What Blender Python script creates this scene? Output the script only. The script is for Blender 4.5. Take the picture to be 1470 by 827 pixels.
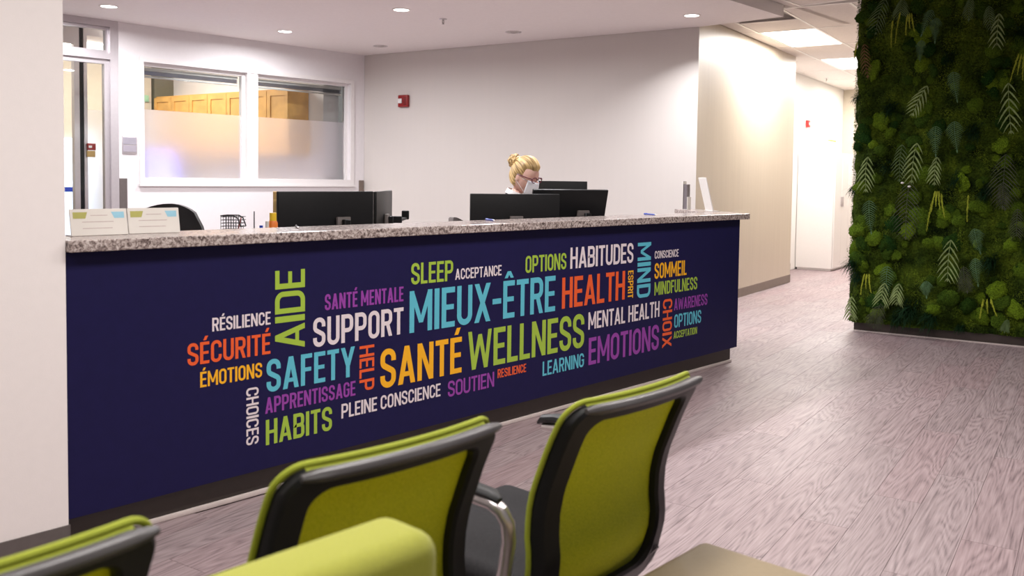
import bpy, bmesh, math, random
from mathutils import Vector, Matrix, noise
for _o in list(bpy.data.objects): bpy.data.objects.remove(_o)
scene = bpy.context.scene
COL = scene.collection
R = math.radians
random.seed(7)
# ------------------------------------------------------------------ camera
F_PX = 1295.0
pitch = math.atan(64 / F_PX); roll = math.atan(.013); yaw = R(42.6)
cd = bpy.data.cameras.new('camera'); cam = bpy.data.objects.new('camera', cd); COL.objects.link(cam)
cd.sensor_width = 36; cd.lens = F_PX / 1470 * 36; cd.shift_y = -92.5 / 1470; cd.clip_start = .05
fw = Vector((math.cos(yaw) * math.cos(pitch), math.sin(yaw) * math.cos(pitch), -math.sin(pitch)))
rt = Vector((math.sin(yaw), -math.cos(yaw), 0)); up = rt.cross(fw)
rt2 = rt * math.cos(roll) + up * math.sin(roll); up2 = -rt * math.sin(roll) + up * math.cos(roll)
m = Matrix.Identity(4)
for i in range(3): m[i][0] = rt2[i]; m[i][1] = up2[i]; m[i][2] = -fw[i]
m.translation = Vector((-1.235, -3.209, 1.3)); cam.matrix_world = m
cd.dof.use_dof = True; cd.dof.focus_distance = 5.6; cd.dof.aperture_fstop = 4.5
scene.camera = cam
# ------------------------------------------------------------------ world, exposure
w = bpy.data.worlds.new('world'); scene.world = w; w.use_nodes = True
w.node_tree.nodes['Background'].inputs[0].default_value = (1.0, .96, .95, 1)
w.node_tree.nodes['Background'].inputs[1].default_value = .18
vs = scene.view_settings
vs.view_transform = 'Standard'; vs.look = 'None'; vs.gamma = 1; vs.use_curve_mapping = False; vs.exposure = 0.18
P_DOWN, P_TROF, P_LOBBY, P_BACK = 33, 60, 38, 68     # lamp powers
WARM = (1.0, .955, .92); COOL = (.985, .98, 1.0)
# ------------------------------------------------------------------ helpers
def area_light(name, loc, size, power, color=WARM, parent=None, shape='RECTANGLE', sy=None, rz=0, spread=None, rot=None):
    ld = bpy.data.lights.new(name, 'AREA'); ld.energy = power; ld.color = color; ld.shape = shape
    ld.size = size
    if sy: ld.size_y = sy
    if spread: ld.spread = spread
    o = bpy.data.objects.new(name, ld); COL.objects.link(o); o.location = loc
    o.rotation_euler = rot if rot else (0, 0, rz)
    if parent: o.parent = parent
    return o
class MB:
    def __init__(s): s.v = []; s.f = []
    def add(s, vs, fs):
        b = len(s.v); s.v += [tuple(p) for p in vs]; s.f += [tuple(i + b for i in f) for f in fs]; return s
    def box(s, x0, x1, y0, y1, z0, z1):
        return s.add([(x, y, z) for z in (z0, z1) for y in (y0, y1) for x in (x0, x1)],
                     [(0, 2, 3, 1), (4, 5, 7, 6), (0, 1, 5, 4), (2, 6, 7, 3), (0, 4, 6, 2), (1, 3, 7, 5)])
    def rbox(s, x0, x1, y0, y1, z0, z1, r=.01, seg=3, M=None):
        bm = bmesh.new(); bmesh.ops.create_cube(bm, size=1)
        for v in bm.verts: v.co = ((x0 + x1) / 2 + v.co.x * (x1 - x0), (y0 + y1) / 2 + v.co.y * (y1 - y0), (z0 + z1) / 2 + v.co.z * (z1 - z0))
        bmesh.ops.bevel(bm, geom=list(bm.edges), offset=min(r, .49 * min(x1 - x0, y1 - y0, z1 - z0)), segments=seg, profile=.5, affect='EDGES')
        return s.frombm(bm, M)
    def frombm(s, bm, M=None):
        bm.verts.index_update()
        vs = [(M @ v.co if M else v.co.copy()) for v in bm.verts]; fs = [[v.index for v in f.verts] for f in bm.faces]
        bm.free(); return s.add(vs, fs)
    def prism(s, pts, z0, z1):
        n = len(pts)
        a = sum(pts[i][0] * pts[(i + 1) % n][1] - pts[(i + 1) % n][0] * pts[i][1] for i in range(n))
        if a < 0: pts = pts[::-1]
        return s.add([(p[0], p[1], z0) for p in pts] + [(p[0], p[1], z1) for p in pts],
                     [tuple(range(n))[::-1], tuple(range(n, 2 * n))] + [(i, (i + 1) % n, n + (i + 1) % n, n + i) for i in range(n)])
    def tube(s, pts, r, n=8, closed=False, flat=1.0, upv=None):
        pts = [Vector(p) for p in pts]; N = len(pts); rs = r if isinstance(r, (list, tuple)) else [r] * N
        vs = []; side0 = None
        for i, p in enumerate(pts):
            if closed: t = pts[(i + 1) % N] - pts[i - 1]
            else: t = pts[min(i + 1, N - 1)] - pts[max(i - 1, 0)]
            t.normalize()
            if upv is not None: a = Vector(upv)
            elif side0 is None: a = Vector((0, 0, 1)) if abs(t.z) < .9 else Vector((1, 0, 0))
            else: a = side0
            b = t.cross(a).normalized(); a2 = b.cross(t).normalized(); side0 = a2
            for k in range(n):
                th = 2 * math.pi * k / n
                vs.append(p + b * (math.cos(th) * rs[i]) + a2 * (math.sin(th) * rs[i] * flat))
        fs = []
        for i in range(N if closed else N - 1):
            j = (i + 1) % N
            for k in range(n): fs.append((i * n + k, i * n + (k + 1) % n, j * n + (k + 1) % n, j * n + k))
        if not closed: fs += [tuple(range(n))[::-1], tuple(range((N - 1) * n, N * n))]
        return s.add(vs, fs)
    def lathe(s, prof, c=(0, 0, 0), n=24, M=None):
        vs = []; 
        for r_, z in prof:
            for k in range(n):
                th = 2 * math.pi * k / n; p = Vector((c[0] + r_ * math.cos(th), c[1] + r_ * math.sin(th), c[2] + z)); vs.append(M @ p if M else p)
        fs = [(i * n + k, i * n + (k + 1) % n, (i + 1) * n + (k + 1) % n, (i + 1) * n + k) for i in range(len(prof) - 1) for k in range(n)]
        fs += [tuple(range(n))[::-1], tuple(range((len(prof) - 1) * n, len(prof) * n))]
        return s.add(vs, fs)
    def grid(s, fn, nu, nv):
        return s.add([fn(i / nu, j / nv) for j in range(nv + 1) for i in range(nu + 1)],
                     [(j * (nu + 1) + i, j * (nu + 1) + i + 1, (j + 1) * (nu + 1) + i + 1, (j + 1) * (nu + 1) + i) for j in range(nv) for i in range(nu)])
    def xf(s, M): s.v = [tuple(M @ Vector(p)) for p in s.v]; return s
    def mesh(s, name):
        me = bpy.data.meshes.new(name); me.from_pydata(s.v, [], s.f); me.update()
        return me
def mkobj(name, mb, mt, parent=None, smooth=True, fix=True):
    me = mb.mesh(name) if isinstance(mb, MB) else mb
    if fix and isinstance(mb, MB) and len(me.polygons) < 60000:
        bm = bmesh.new(); bm.from_mesh(me); bmesh.ops.recalc_face_normals(bm, faces=bm.faces); bm.to_mesh(me); bm.free()
    if smooth and len(me.polygons):
        me.polygons.foreach_set('use_smooth', [True] * len(me.polygons))
        try: me.set_sharp_from_angle(angle=R(38))
        except Exception: pass
    if mt is not None and not me.materials: me.materials.append(mt)
    o = bpy.data.objects.new(name, me); COL.objects.link(o)
    if parent is not None: o.parent = parent
    return o
def tag(o, label=None, cat=None, group=None, kind=None):
    if label: o['label'] = label
    if cat: o['category'] = cat
    if group: o['group'] = group
    if kind: o['kind'] = kind
    return o
def thing(name, label, cat, loc=(0, 0, 0), rz=0, group=None):
    o = bpy.data.objects.new(name, None); COL.objects.link(o); o.empty_display_size = .1
    o.location = loc; o.rotation_euler = (0, 0, rz)
    return tag(o, label, cat, group)
def struct(name, mb, mt, parent=None, smooth=False):
    o = mkobj(name, mb, mt, parent, smooth)
    if parent is None: o['kind'] = 'structure'
    return o
def dup(root, loc, rz, label, group=None):
    def cp(o, par):
        c = o.copy(); COL.objects.link(c)
        if par: c.parent = par
        for ch in [x for x in ALL() if x.parent == o]: cp(ch, c)
        return c
    r = cp(root, None); r.location = loc; r.rotation_euler = (0, 0, rz); r['label'] = label
    if group: r['group'] = group
    return r
def ALL(): return list(COL.objects)
# ------------------------------------------------------------------ materials
def new_mat(name):
    mt = bpy.data.materials.new(name); mt.use_nodes = True
    nt = mt.node_tree; return mt, nt, nt.nodes['Principled BSDF']
def N(nt, typ, **kw):
    n = nt.nodes.new(typ)
    for k, v in kw.items():
        if k.startswith('i_'): n.inputs[k[2:].replace('_', ' ')].default_value = v
        else: setattr(n, k, v)
    return n
def mat(name, col, rough=.5, metal=0, var=.04, scale=30, bump=0, bscale=200, spec=.5, coat=0, sheen=0):
    mt, nt, b = new_mat(name)
    tc = N(nt, 'ShaderNodeTexCoord'); nz = N(nt, 'ShaderNodeTexNoise', i_Scale=scale, i_Detail=4)
    nt.links.new(tc.outputs['Object'], nz.inputs['Vector'])
    rp = N(nt, 'ShaderNodeValToRGB'); rp.color_ramp.elements[0].position = .3; rp.color_ramp.elements[1].position = .7
    rp.color_ramp.elements[0].color = [max(0, c * (1 - var)) for c in col] + [1]; rp.color_ramp.elements[1].color = [min(1, c * (1 + var)) for c in col] + [1]
    nt.links.new(nz.outputs['Fac'], rp.inputs['Fac']); nt.links.new(rp.outputs['Color'], b.inputs['Base Color'])
    b.inputs['Roughness'].default_value = rough; b.inputs['Metallic'].default_value = metal; b.inputs['Specular IOR Level'].default_value = spec
    b.inputs['Coat Weight'].default_value = coat
    if sheen: b.inputs['Sheen Weight'].default_value = sheen
    if bump:
        n2 = N(nt, 'ShaderNodeTexNoise', i_Scale=bscale, i_Detail=3); bp = N(nt, 'ShaderNodeBump', i_Strength=bump, i_Distance=.002)
        nt.links.new(tc.outputs['Object'], n2.inputs['Vector']); nt.links.new(n2.outputs['Fac'], bp.inputs['Height']); nt.links.new(bp.outputs['Normal'], b.inputs['Normal'])
    return mt
def emit(name, col, s):
    mt, nt, b = new_mat(name); b.inputs['Base Color'].default_value = (*col, 1)
    b.inputs['Emission Color'].default_value = (*col, 1); b.inputs['Emission Strength'].default_value = s
    return mt
def lin(r, g, b): return tuple((c / 255 / 12.92) if c / 255 <= .04045 else ((c / 255 + .055) / 1.055) ** 2.4 for c in (r, g, b))
M = {}
M['wall_white'] = mat('wall_white', (.82, .79, .80), .6, bump=.15, bscale=350, var=.01)
M['wall_left'] = mat('wall_left', (.86, .80, .785), .6, bump=.15, bscale=350, var=.01)
M['wall_hall'] = mat('wall_hall', (.82, .80, .76), .6, var=.01)
M['wall_beige'] = mat('wall_beige', (.62, .55, .44), .6, var=.02)
M['wall_olive_shade'] = mat('wall_olive_shade', (.20, .19, .14), .6, var=.02)  # olive, with the wall's lack of light darkened into the colour
def wallcover(name, c0, c1, rough):
    mt, nt, b = new_mat(name)
    tc = N(nt, 'ShaderNodeTexCoord'); mp = N(nt, 'ShaderNodeMapping'); mp.inputs['Scale'].default_value = (4, 4, .15)
    nz = N(nt, 'ShaderNodeTexNoise', i_Scale=6, i_Detail=6); rp = N(nt, 'ShaderNodeValToRGB')
    rp.color_ramp.elements[0].position = .3; rp.color_ramp.elements[1].position = .7
    rp.color_ramp.elements[0].color = (*c0, 1); rp.color_ramp.elements[1].color = (*c1, 1)
    nt.links.new(tc.outputs['Object'], mp.inputs['Vector']); nt.links.new(mp.outputs['Vector'], nz.inputs['Vector'])
    nt.links.new(nz.outputs['Fac'], rp.inputs['Fac']); nt.links.new(rp.outputs['Color'], b.inputs['Base Color'])
    b.inputs['Roughness'].default_value = rough
    if rough < .45: b.inputs['Coat Weight'].default_value = .5; b.inputs['Coat Roughness'].default_value = .38
    n2 = N(nt, 'ShaderNodeTexNoise', i_Scale=160, i_Detail=3); bp = N(nt, 'ShaderNodeBump', i_Strength=.25, i_Distance=.002)
    nt.links.new(tc.outputs['Object'], n2.inputs['Vector']); nt.links.new(n2.outputs['Fac'], bp.inputs['Height']); nt.links.new(bp.outputs['Normal'], b.inputs['Normal'])
    return mt
M['cover_c'] = wallcover('wallcover_reception', (.63, .59, .555), (.638, .597, .562), .5)
M['cover_d'] = wallcover('wallcover_corridor', (.55, .475, .37), (.585, .505, .395), .42)
M['ceil'] = mat('ceiling_paint', (.86, .81, .79), .7, bump=.3, bscale=220, var=.015)
M['tile'] = mat('ceiling_tile', (.76, .70, .66), .8, bump=.6, bscale=300, var=.03)
M['tbar'] = mat('white_enamel', (.80, .76, .72), .35, var=.01)
M['grille'] = mat('grille_grey', (.62, .58, .56), .6)
M['base'] = mat('rubber_base', lin(98, 90, 88), .45, var=.06)
M['base_tan'] = mat('rubber_base_tan', lin(120, 106, 96), .45, var=.06)
M['alu'] = mat('aluminium', (.60, .56, .58), .35, .55, var=.02)
M['blind'] = mat('blind_slat', (.50, .52, .60), .4)
M['trim_white'] = mat('trim_white', (.82, .79, .78), .4, var=.01)
M['black'] = mat('black_plastic', (.008, .008, .009), .45, var=.1, spec=.3)
M['blackm'] = mat('black_matte', (.02, .018, .018), .6, var=.1, bump=.2, bscale=500)
M['graylip'] = mat('grey_plastic_rail', (.055, .05, .053), .36, var=.05)
M['navy'] = mat('navy_laminate', lin(26, 23, 66), .5, var=.05, bump=.05, bscale=400, spec=.2)
M['toe'] = mat('toe_kick', lin(70, 62, 58), .4, var=.05)
M['toe_light'] = mat('toe_moulding', lin(205, 192, 188), .35, var=.05)
M['oak'] = mat('oak', (.62, .34, .10), .45, var=.15, scale=8)
M['white'] = mat('white_laminate', (.82, .79, .76), .4, var=.01)
M['paper'] = mat('paper', (.74, .70, .65), .5, var=.01)
M['red'] = mat('red_plastic', (.28, .012, .012), .35)
M['red2'] = mat('red_plastic_bright', (.62, .03, .03), .35)
M['glass_lens'] = mat('lens_clear', (.75, .72, .72), .15, var=.02)
M['pen'] = mat('blue_plastic', (.015, .06, .45), .3)
M['chrome'] = mat('satin_steel', (.62, .58, .58), .3, .9, var=.02)
M['seat'] = mat('charcoal_fabric', (.026, .025, .027), .9, var=.2, scale=200, bump=.6, bscale=900, spec=.2)
M['greenfab'] = mat('lime_fabric', lin(162, 164, 52), .85, var=.08, scale=300, bump=.6, bscale=900, sheen=.2)
M['piping'] = mat('lime_piping', lin(150, 160, 40), .8, var=.08, scale=300)
M['taupe'] = mat('taupe_vinyl', lin(136, 119, 90), .55, var=.04, scale=80, bump=.3, bscale=500)
M['orange'] = mat('orange_plastic', (.80, .20, .02), .4); M['yellow'] = mat('yellow_plastic', (.85, .55, .03), .4)
M['tan'] = mat('kraft_card', (.50, .32, .12), .7)
M['desk'] = mat('desk_laminate', (.45, .40, .36), .4)
M['lamp'] = emit('lamp_lens', (1, .97, .93), 9)
M['trof'] = emit('troffer_lens', (1, .96, .91), 5)
M['daylight'] = emit('daylight_window', (1, 1, 1), 3)
M['daylight_glow'] = emit('frost_daylight_glow', (.72, .83, 1), 1.1)
M['blue_glow'] = emit('blue_glow_emitter', (.32, .32, 1), 1.5)  # glow of the added panel behind the left frosted pane
M['whitescreen'] = emit('lit_screen_white', (.85, .92, 1), 2)
for k, c in dict(w=(226, 214, 218), o=(232, 92, 40), y=(245, 178, 26), b=(92, 186, 206), p=(146, 62, 160), g=(160, 190, 64)).items():
    M['ink_' + k] = mat('ink_' + k, lin(*c), .4, var=.02)
# mesh fabric on chair back: woven dots of green, slightly see-through look kept opaque
def mesh_fabric():
    mt, nt, b = new_mat('lime_mesh')
    tc = N(nt, 'ShaderNodeTexCoord'); vo = N(nt, 'ShaderNodeTexVoronoi', i_Scale=420); vo.feature = 'F1'
    rp = N(nt, 'ShaderNodeValToRGB'); rp.color_ramp.elements[0].color = (*lin(200, 200, 54), 1); rp.color_ramp.elements[1].color = (*lin(132, 146, 24), 1)
    rp.color_ramp.elements[0].position = .15; rp.color_ramp.elements[1].position = .6
    nt.links.new(tc.outputs['Object'], vo.inputs['Vector']); nt.links.new(vo.outputs['Distance'], rp.inputs['Fac']); nt.links.new(rp.outputs['Color'], b.inputs['Base Color'])
    bp = N(nt, 'ShaderNodeBump', i_Strength=.6, i_Distance=.001); nt.links.new(vo.outputs['Distance'], bp.inputs['Height']); nt.links.new(bp.outputs['Normal'], b.inputs['Normal'])
    b.inputs['Roughness'].default_value = .7
    out = nt.nodes['Material Output']; tl = N(nt, 'ShaderNodeBsdfTranslucent'); tl.inputs[0].default_value = (*lin(204, 198, 56), 1); mx = N(nt, 'ShaderNodeMixShader'); mx.inputs[0].default_value = .42
    nt.links.new(b.outputs[0], mx.inputs[1]); nt.links.new(tl.outputs[0], mx.inputs[2]); nt.links.new(mx.outputs[0], out.inputs['Surface'])
    return mt
M['mesh'] = mesh_fabric()
def granite():
    mt, nt, b = new_mat('speckled_laminate')
    tc = N(nt, 'ShaderNodeTexCoord'); n1 = N(nt, 'ShaderNodeTexNoise', i_Scale=72, i_Detail=5, i_Roughness=.7, i_Distortion=.6)
    rp = N(nt, 'ShaderNodeValToRGB'); cr = rp.color_ramp
    cr.elements[0].position = .36; cr.elements[0].color = (*lin(70, 58, 56), 1); cr.elements[1].position = .64; cr.elements[1].color = (*lin(206, 196, 192), 1)
    e = cr.elements.new(.46); e.color = (*lin(132, 117, 113), 1); e = cr.elements.new(.53); e.color = (*lin(176, 162, 156), 1)
    nt.links.new(tc.outputs['Object'], n1.inputs['Vector']); nt.links.new(n1.outputs['Fac'], rp.inputs['Fac']); nt.links.new(rp.outputs['Color'], b.inputs['Base Color'])
    b.inputs['Roughness'].default_value = .22
    return mt
M['granite'] = granite()
def glass(name, rough, col=(1, 1, 1), ior=1.45):
    mt, nt, b = new_mat(name); b.inputs['Base Color'].default_value = (*col, 1)
    b.inputs['Transmission Weight'].default_value = 1; b.inputs['Roughness'].default_value = rough; b.inputs['IOR'].default_value = ior
    nz = N(nt, 'ShaderNodeTexNoise', i_Scale=60); mr = N(nt, 'ShaderNodeMapRange'); mr.inputs['To Min'].default_value = rough * .97; mr.inputs['To Max'].default_value = rough * 1.03 + 1e-4
    nt.links.new(nz.outputs['Fac'], mr.inputs['Value']); nt.links.new(mr.outputs['Result'], b.inputs['Roughness'])
    return mt
def thin_glass():
    mt, nt, b = new_mat('clear_glass'); out = nt.nodes['Material Output']
    tr = N(nt, 'ShaderNodeBsdfTransparent'); tr.inputs[0].default_value = (.93, .95, .94, 1)
    gl = N(nt, 'ShaderNodeBsdfGlossy'); gl.inputs['Roughness'].default_value = .02
    fr = N(nt, 'ShaderNodeFresnel'); fr.inputs[0].default_value = 1.4; mx = N(nt, 'ShaderNodeMixShader')
    nt.links.new(fr.outputs[0], mx.inputs[0]); nt.links.new(tr.outputs[0], mx.inputs[1]); nt.links.new(gl.outputs[0], mx.inputs[2]); nt.links.new(mx.outputs[0], out.inputs['Surface'])
    nt.nodes.remove(b); return mt
M['glass'] = thin_glass()
def frosted():
    mt, nt, b = new_mat('frosted_film'); out = nt.nodes['Material Output']
    rf = N(nt, 'ShaderNodeBsdfRefraction'); rf.inputs['Color'].default_value = (.93, .93, .95, 1); rf.inputs['Roughness'].default_value = .85; rf.inputs['IOR'].default_value = 1.15
    df = N(nt, 'ShaderNodeBsdfDiffuse'); df.inputs['Color'].default_value = (.78, .76, .78, 1)
    tl = N(nt, 'ShaderNodeBsdfTranslucent'); tl.inputs['Color'].default_value = (.8, .8, .82, 1)
    m1 = N(nt, 'ShaderNodeMixShader'); m1.inputs[0].default_value = .22; m2 = N(nt, 'ShaderNodeMixShader'); m2.inputs[0].default_value = .12
    nt.links.new(rf.outputs[0], m1.inputs[1]); nt.links.new(df.outputs[0], m1.inputs[2]); nt.links.new(m1.outputs[0], m2.inputs[1]); nt.links.new(tl.outputs[0], m2.inputs[2])
    nt.links.new(m2.outputs[0], out.inputs['Surface']); nt.nodes.remove(b); return mt
M['frost'] = frosted()
PW, PLN = .184, 1.22
def plank_mat():
    mt, nt, b = new_mat('greyed_oak_plank'); L = nt.links.new
    ge = N(nt, 'ShaderNodeNewGeometry'); mp = N(nt, 'ShaderNodeMapping'); mp.inputs['Rotation'].default_value = (0, 0, -R(9.4))
    L(ge.outputs['Position'], mp.inputs['Vector'])
    sp = N(nt, 'ShaderNodeSeparateXYZ'); L(mp.outputs[0], sp.inputs[0])
    def mth(op, a, b_=None):
        n = N(nt, 'ShaderNodeMath', operation=op)
        for i, x in enumerate((a, b_)):
            if x is None: continue
            if isinstance(x, (int, float)): n.inputs[i].default_value = x
            else: L(x, n.inputs[i])
        return n.outputs[0]
    row = mth('FLOOR', mth('DIVIDE', sp.outputs['Y'], PW))
    sh = mth('FRACT', mth('MULTIPLY', row, .37)); col = mth('FLOOR', mth('ADD', mth('DIVIDE', sp.outputs['X'], PLN), sh))
    cb = N(nt, 'ShaderNodeCombineXYZ'); L(row, cb.inputs[0]); L(col, cb.inputs[1])
    wn = N(nt, 'ShaderNodeTexWhiteNoise'); L(cb.outputs[0], wn.inputs['Vector'])
    off = N(nt, 'ShaderNodeVectorMath', operation='MULTIPLY_ADD'); L(wn.outputs['Color'], off.inputs[0]); off.inputs[1].default_value = (40, 40, 40); L(mp.outputs[0], off.inputs[2])
    m2 = N(nt, 'ShaderNodeMapping'); m2.inputs['Scale'].default_value = (.75, 7.5, 1); L(off.outputs[0], m2.inputs['Vector'])
    nz = N(nt, 'ShaderNodeTexNoise', i_Scale=1.0, i_Detail=1.6, i_Roughness=.45, i_Distortion=.12); L(m2.outputs[0], nz.inputs['Vector'])
    ring = mth('FRACT', mth('MULTIPLY', nz.outputs['Fac'], 21.0))
    tri = mth('ABSOLUTE', mth('SUBTRACT', ring, .5))                     # 0..0.5
    m3 = N(nt, 'ShaderNodeMapping'); m3.inputs['Scale'].default_value = (6, 150, 1); L(off.outputs[0], m3.inputs['Vector'])
    fine = N(nt, 'ShaderNodeTexNoise', i_Scale=1.0, i_Detail=3); L(m3.outputs[0], fine.inputs['Vector'])
    big = N(nt, 'ShaderNodeTexNoise', i_Scale=1.3, i_Detail=2); L(mp.outputs[0], big.inputs['Vector'])
    f = mth('ADD', mth('MULTIPLY', tri, .45), mth('MULTIPLY', fine.outputs['Fac'], .75))
    rp = N(nt, 'ShaderNodeValToRGB'); cr = rp.color_ramp; cr.elements[0].position = .22; cr.elements[1].position = .72
    cr.elements[0].color = (*lin(104, 89, 92), 1); cr.elements[1].color = (*lin(166, 149, 151), 1)
    e = cr.elements.new(.45); e.color = (*lin(146, 129, 131), 1)
    L(f, rp.inputs['Fac'])
    hs = N(nt, 'ShaderNodeHueSaturation'); L(rp.outputs['Color'], hs.inputs['Color'])
    sc = N(nt, 'ShaderNodeSeparateColor'); L(wn.outputs['Color'], sc.inputs[0])
    v = mth('ADD', mth('MULTIPLY', sc.outputs[0], .09), .955); L(v, hs.inputs['Value'])
    L(mth('ADD', mth('MULTIPLY', sc.outputs[1], .25), .90), hs.inputs['Saturation'])
    mr = N(nt, 'ShaderNodeMapRange'); L(big.outputs['Fac'], mr.inputs['Value']); mr.inputs['From Min'].default_value = .3; mr.inputs['From Max'].default_value = .7
    mr.inputs['To Min'].default_value = .42; mr.inputs['To Max'].default_value = .52; L(mr.outputs[0], b.inputs['Roughness'])
    L(hs.outputs[0], b.inputs['Base Color'])
    bp = N(nt, 'ShaderNodeBump', i_Strength=.25, i_Distance=.001); L(f, bp.inputs['Height']); L(bp.outputs[0], b.inputs['Normal'])
    return mt
M['plank'] = plank_mat()
def moss_mat(name, dark, mid, light, sc=5, perobj=False):
    mt, nt, b = new_mat(name); L = nt.links.new
    tc = N(nt, 'ShaderNodeTexCoord'); n1 = N(nt, 'ShaderNodeTexNoise', i_Scale=sc, i_Detail=3); n2 = N(nt, 'ShaderNodeTexNoise', i_Scale=(7 if perobj else 60), i_Detail=4, i_Roughness=.75)
    L(tc.outputs['Object'], n1.inputs['Vector']); L(tc.outputs['Object'], n2.inputs['Vector'])
    rp = N(nt, 'ShaderNodeValToRGB'); cr = rp.color_ramp; cr.elements[0].position = .32; cr.elements[0].color = (*dark, 1); cr.elements[1].position = .7; cr.elements[1].color = (*light, 1)
    e = cr.elements.new(.5); e.color = (*mid, 1)
    if perobj:
        oi = N(nt, 'ShaderNodeObjectInfo'); mx0 = N(nt, 'ShaderNodeMath', operation='MULTIPLY_ADD'); L(oi.outputs['Random'], mx0.inputs[0]); mx0.inputs[1].default_value = .4; mx0.inputs[2].default_value = .3; L(mx0.outputs[0], rp.inputs['Fac'])
    else: L(n1.outputs['Fac'], rp.inputs['Fac'])
    mx = N(nt, 'ShaderNodeMixRGB', blend_type='MULTIPLY'); mx.inputs[0].default_value = .75
    r2 = N(nt, 'ShaderNodeValToRGB'); r2.color_ramp.elements[0].position = .35; r2.color_ramp.elements[1].position = .65; r2.color_ramp.elements[0].color = (.12, .14, .12, 1); r2.color_ramp.elements[1].color = (1.7, 1.7, 1.5, 1)
    L(n2.outputs['Fac'], r2.inputs['Fac']); L(rp.outputs[0], mx.inputs[1]); L(r2.outputs[0], mx.inputs[2]); L(mx.outputs[0], b.inputs['Base Color'])
    bp = N(nt, 'ShaderNodeBump', i_Strength=1, i_Distance=.01); L(n2.outputs['Fac'], bp.inputs['Height']); L(bp.outputs[0], b.inputs['Normal'])
    b.inputs['Roughness'].default_value = .95; b.inputs['Specular IOR Level'].default_value = .1
    return mt
M['moss'] = moss_mat('moss_bed', (.006, .013, .003), (.036, .060, .006), (.085, .125, .010))
M['clump'] = moss_mat('moss_clump', (.012, .042, .006), (.055, .10, .009), (.13, .21, .012), perobj=True)
M['blade'] = moss_mat('moss_fibre', (.012, .028, .004), (.06, .10, .010), (.16, .22, .018), sc=7)
for k, c in dict(P=(.22, .29, .11), F=(.10, .15, .06), G=(.09, .17, .08), D=(.07, .08, .05), Rr=(.16, .09, .04), Y=(.30, .34, .03), T=(.010, .034, .012)).items():
    M['fern_' + k] = mat('fern_' + k, c, .7, var=.25, scale=25, spec=.12)
# ------------------------------------------------------------------ geometry frames
A94 = R(9.4); cs, sn = math.cos(A94), math.sin(A94)
def ST(s, t): return (s * cs - t * sn, s * sn + t * cs)
CN = (6.603, 1.524); S0 = CN[0] * cs + CN[1] * sn; T0 = -CN[0] * sn + CN[1] * cs
CW = (5.881, 5.88); TW = -CW[0] * sn + CW[1] * cs
SE, TH, SF = 10.09, .894, 14.67
ZS, ZT = 2.82, 2.93
# ------------------------------------------------------------------ structure
fl = struct('floor', MB().prism([(-6, -8), (16, -8), (16, 12), (-6, 12)], -.06, -.004), M['plank'])
# individual planks nearest the camera
cands = []
camx, camy = -1.235, -3.209
for row in range(-40, 12):
    sh = (row * .37) % 1.0
    for c in range(-6, 12):
        s0, s1 = (c - sh) * PLN, (c + 1 - sh) * PLN; t0, t1 = row * PW, (row + 1) * PW
        x, y = ST((s0 + s1) / 2, (t0 + t1) / 2)
        if y > .0 and x < 4.5: continue
        if y > 1.9: continue
        dx, dy = x - camx, y - camy; fwd = dx * math.cos(yaw) + dy * math.sin(yaw); lat = dx * math.sin(yaw) - dy * math.cos(yaw)
        if fwd < 1.6 or abs(lat) > fwd * .6 + .7: continue
        if -1.2 * .98 > (-x * sn + y * cs) and (x * cs + y * sn) > 7.2: continue
        cands.append((fwd, s0, s1, t0, t1))
cands.sort()
plank_me = None
for fwd, s0, s1, t0, t1 in cands[:292]:
    if plank_me is None:
        b = MB(); g = .0003; x0, x1, y0, y1 = -PLN / 2 + g, PLN / 2 - g, -PW / 2 + g, PW / 2 - g; e = .0005
        b.add([(x0, y0, -.0039), (x1, y0, -.0039), (x1, y1, -.0039), (x0, y1, -.0039), (x0 + e, y0 + e, 0), (x1 - e, y0 + e, 0), (x1 - e, y1 - e, 0), (x0 + e, y1 - e, 0)],
              [(4, 5, 6, 7), (0, 1, 5, 4), (1, 2, 6, 5), (2, 3, 7, 6), (3, 0, 4, 7)])
        plank_me = b.mesh('plank'); plank_me.materials.append(M['plank'])
    o = bpy.data.objects.new('plank', plank_me); COL.objects.link(o); o.parent = fl
    x, y = ST((s0 + s1) / 2, (t0 + t1) / 2); o.location = (x, y, 0); o.rotation_euler = (0, 0, A94)
struct('wall_left', MB().prism([(-5.5, -.067), (-.028, -.067), (-.028, .15), (-5.5, .15)], 0, 3.0), M['wall_left'])
struct('baseboard_left', MB().box(-5.5, -.0275, -.073, -.067, 0, .105).box(-5.5, -.024, -.0775, -.073, 0, .02).box(-.028, -.024, -.073, .0, 0, .105), M['base'])
struct('wall_reception', MB().prism([ST(S0, T0), ST(S0, TW), ST(S0 + .12, TW), ST(S0 + .12, T0 + .12)], 0, 3.0), M['cover_c'])
struct('wall_corridor', MB().prism([ST(S0, T0), ST(S0 + .12, T0 + .12), ST(SE - .12, T0 + .12), ST(SE - .12, TH), ST(SE, TH), ST(SE, T0)], 0, ZT), M['cover_d'])
struct('baseboard_corridor', MB().prism([ST(S0 + .002, T0), ST(SE + .006, T0), ST(SE + .006, T0 - .006), ST(S0 + .002, T0 - .006)], 0, .10).prism([ST(SE, T0), ST(SE + .006, T0), ST(SE + .006, TH), ST(SE, TH)], 0, .10), M['base_tan'])
struct('wall_hall', MB().prism([ST(SE - .12, TH), ST(SF + .12, TH), ST(SF + .12, TH + .12), ST(SE - .12, TH + .12)], 0, ZT), M['wall_hall'])
struct('baseboard_hall', MB().prism([ST(SE + .01, TH), ST(11.72, TH), ST(11.72, TH - .006), ST(SE + .01, TH - .006)], 0, .10), M['base_tan'])
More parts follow.
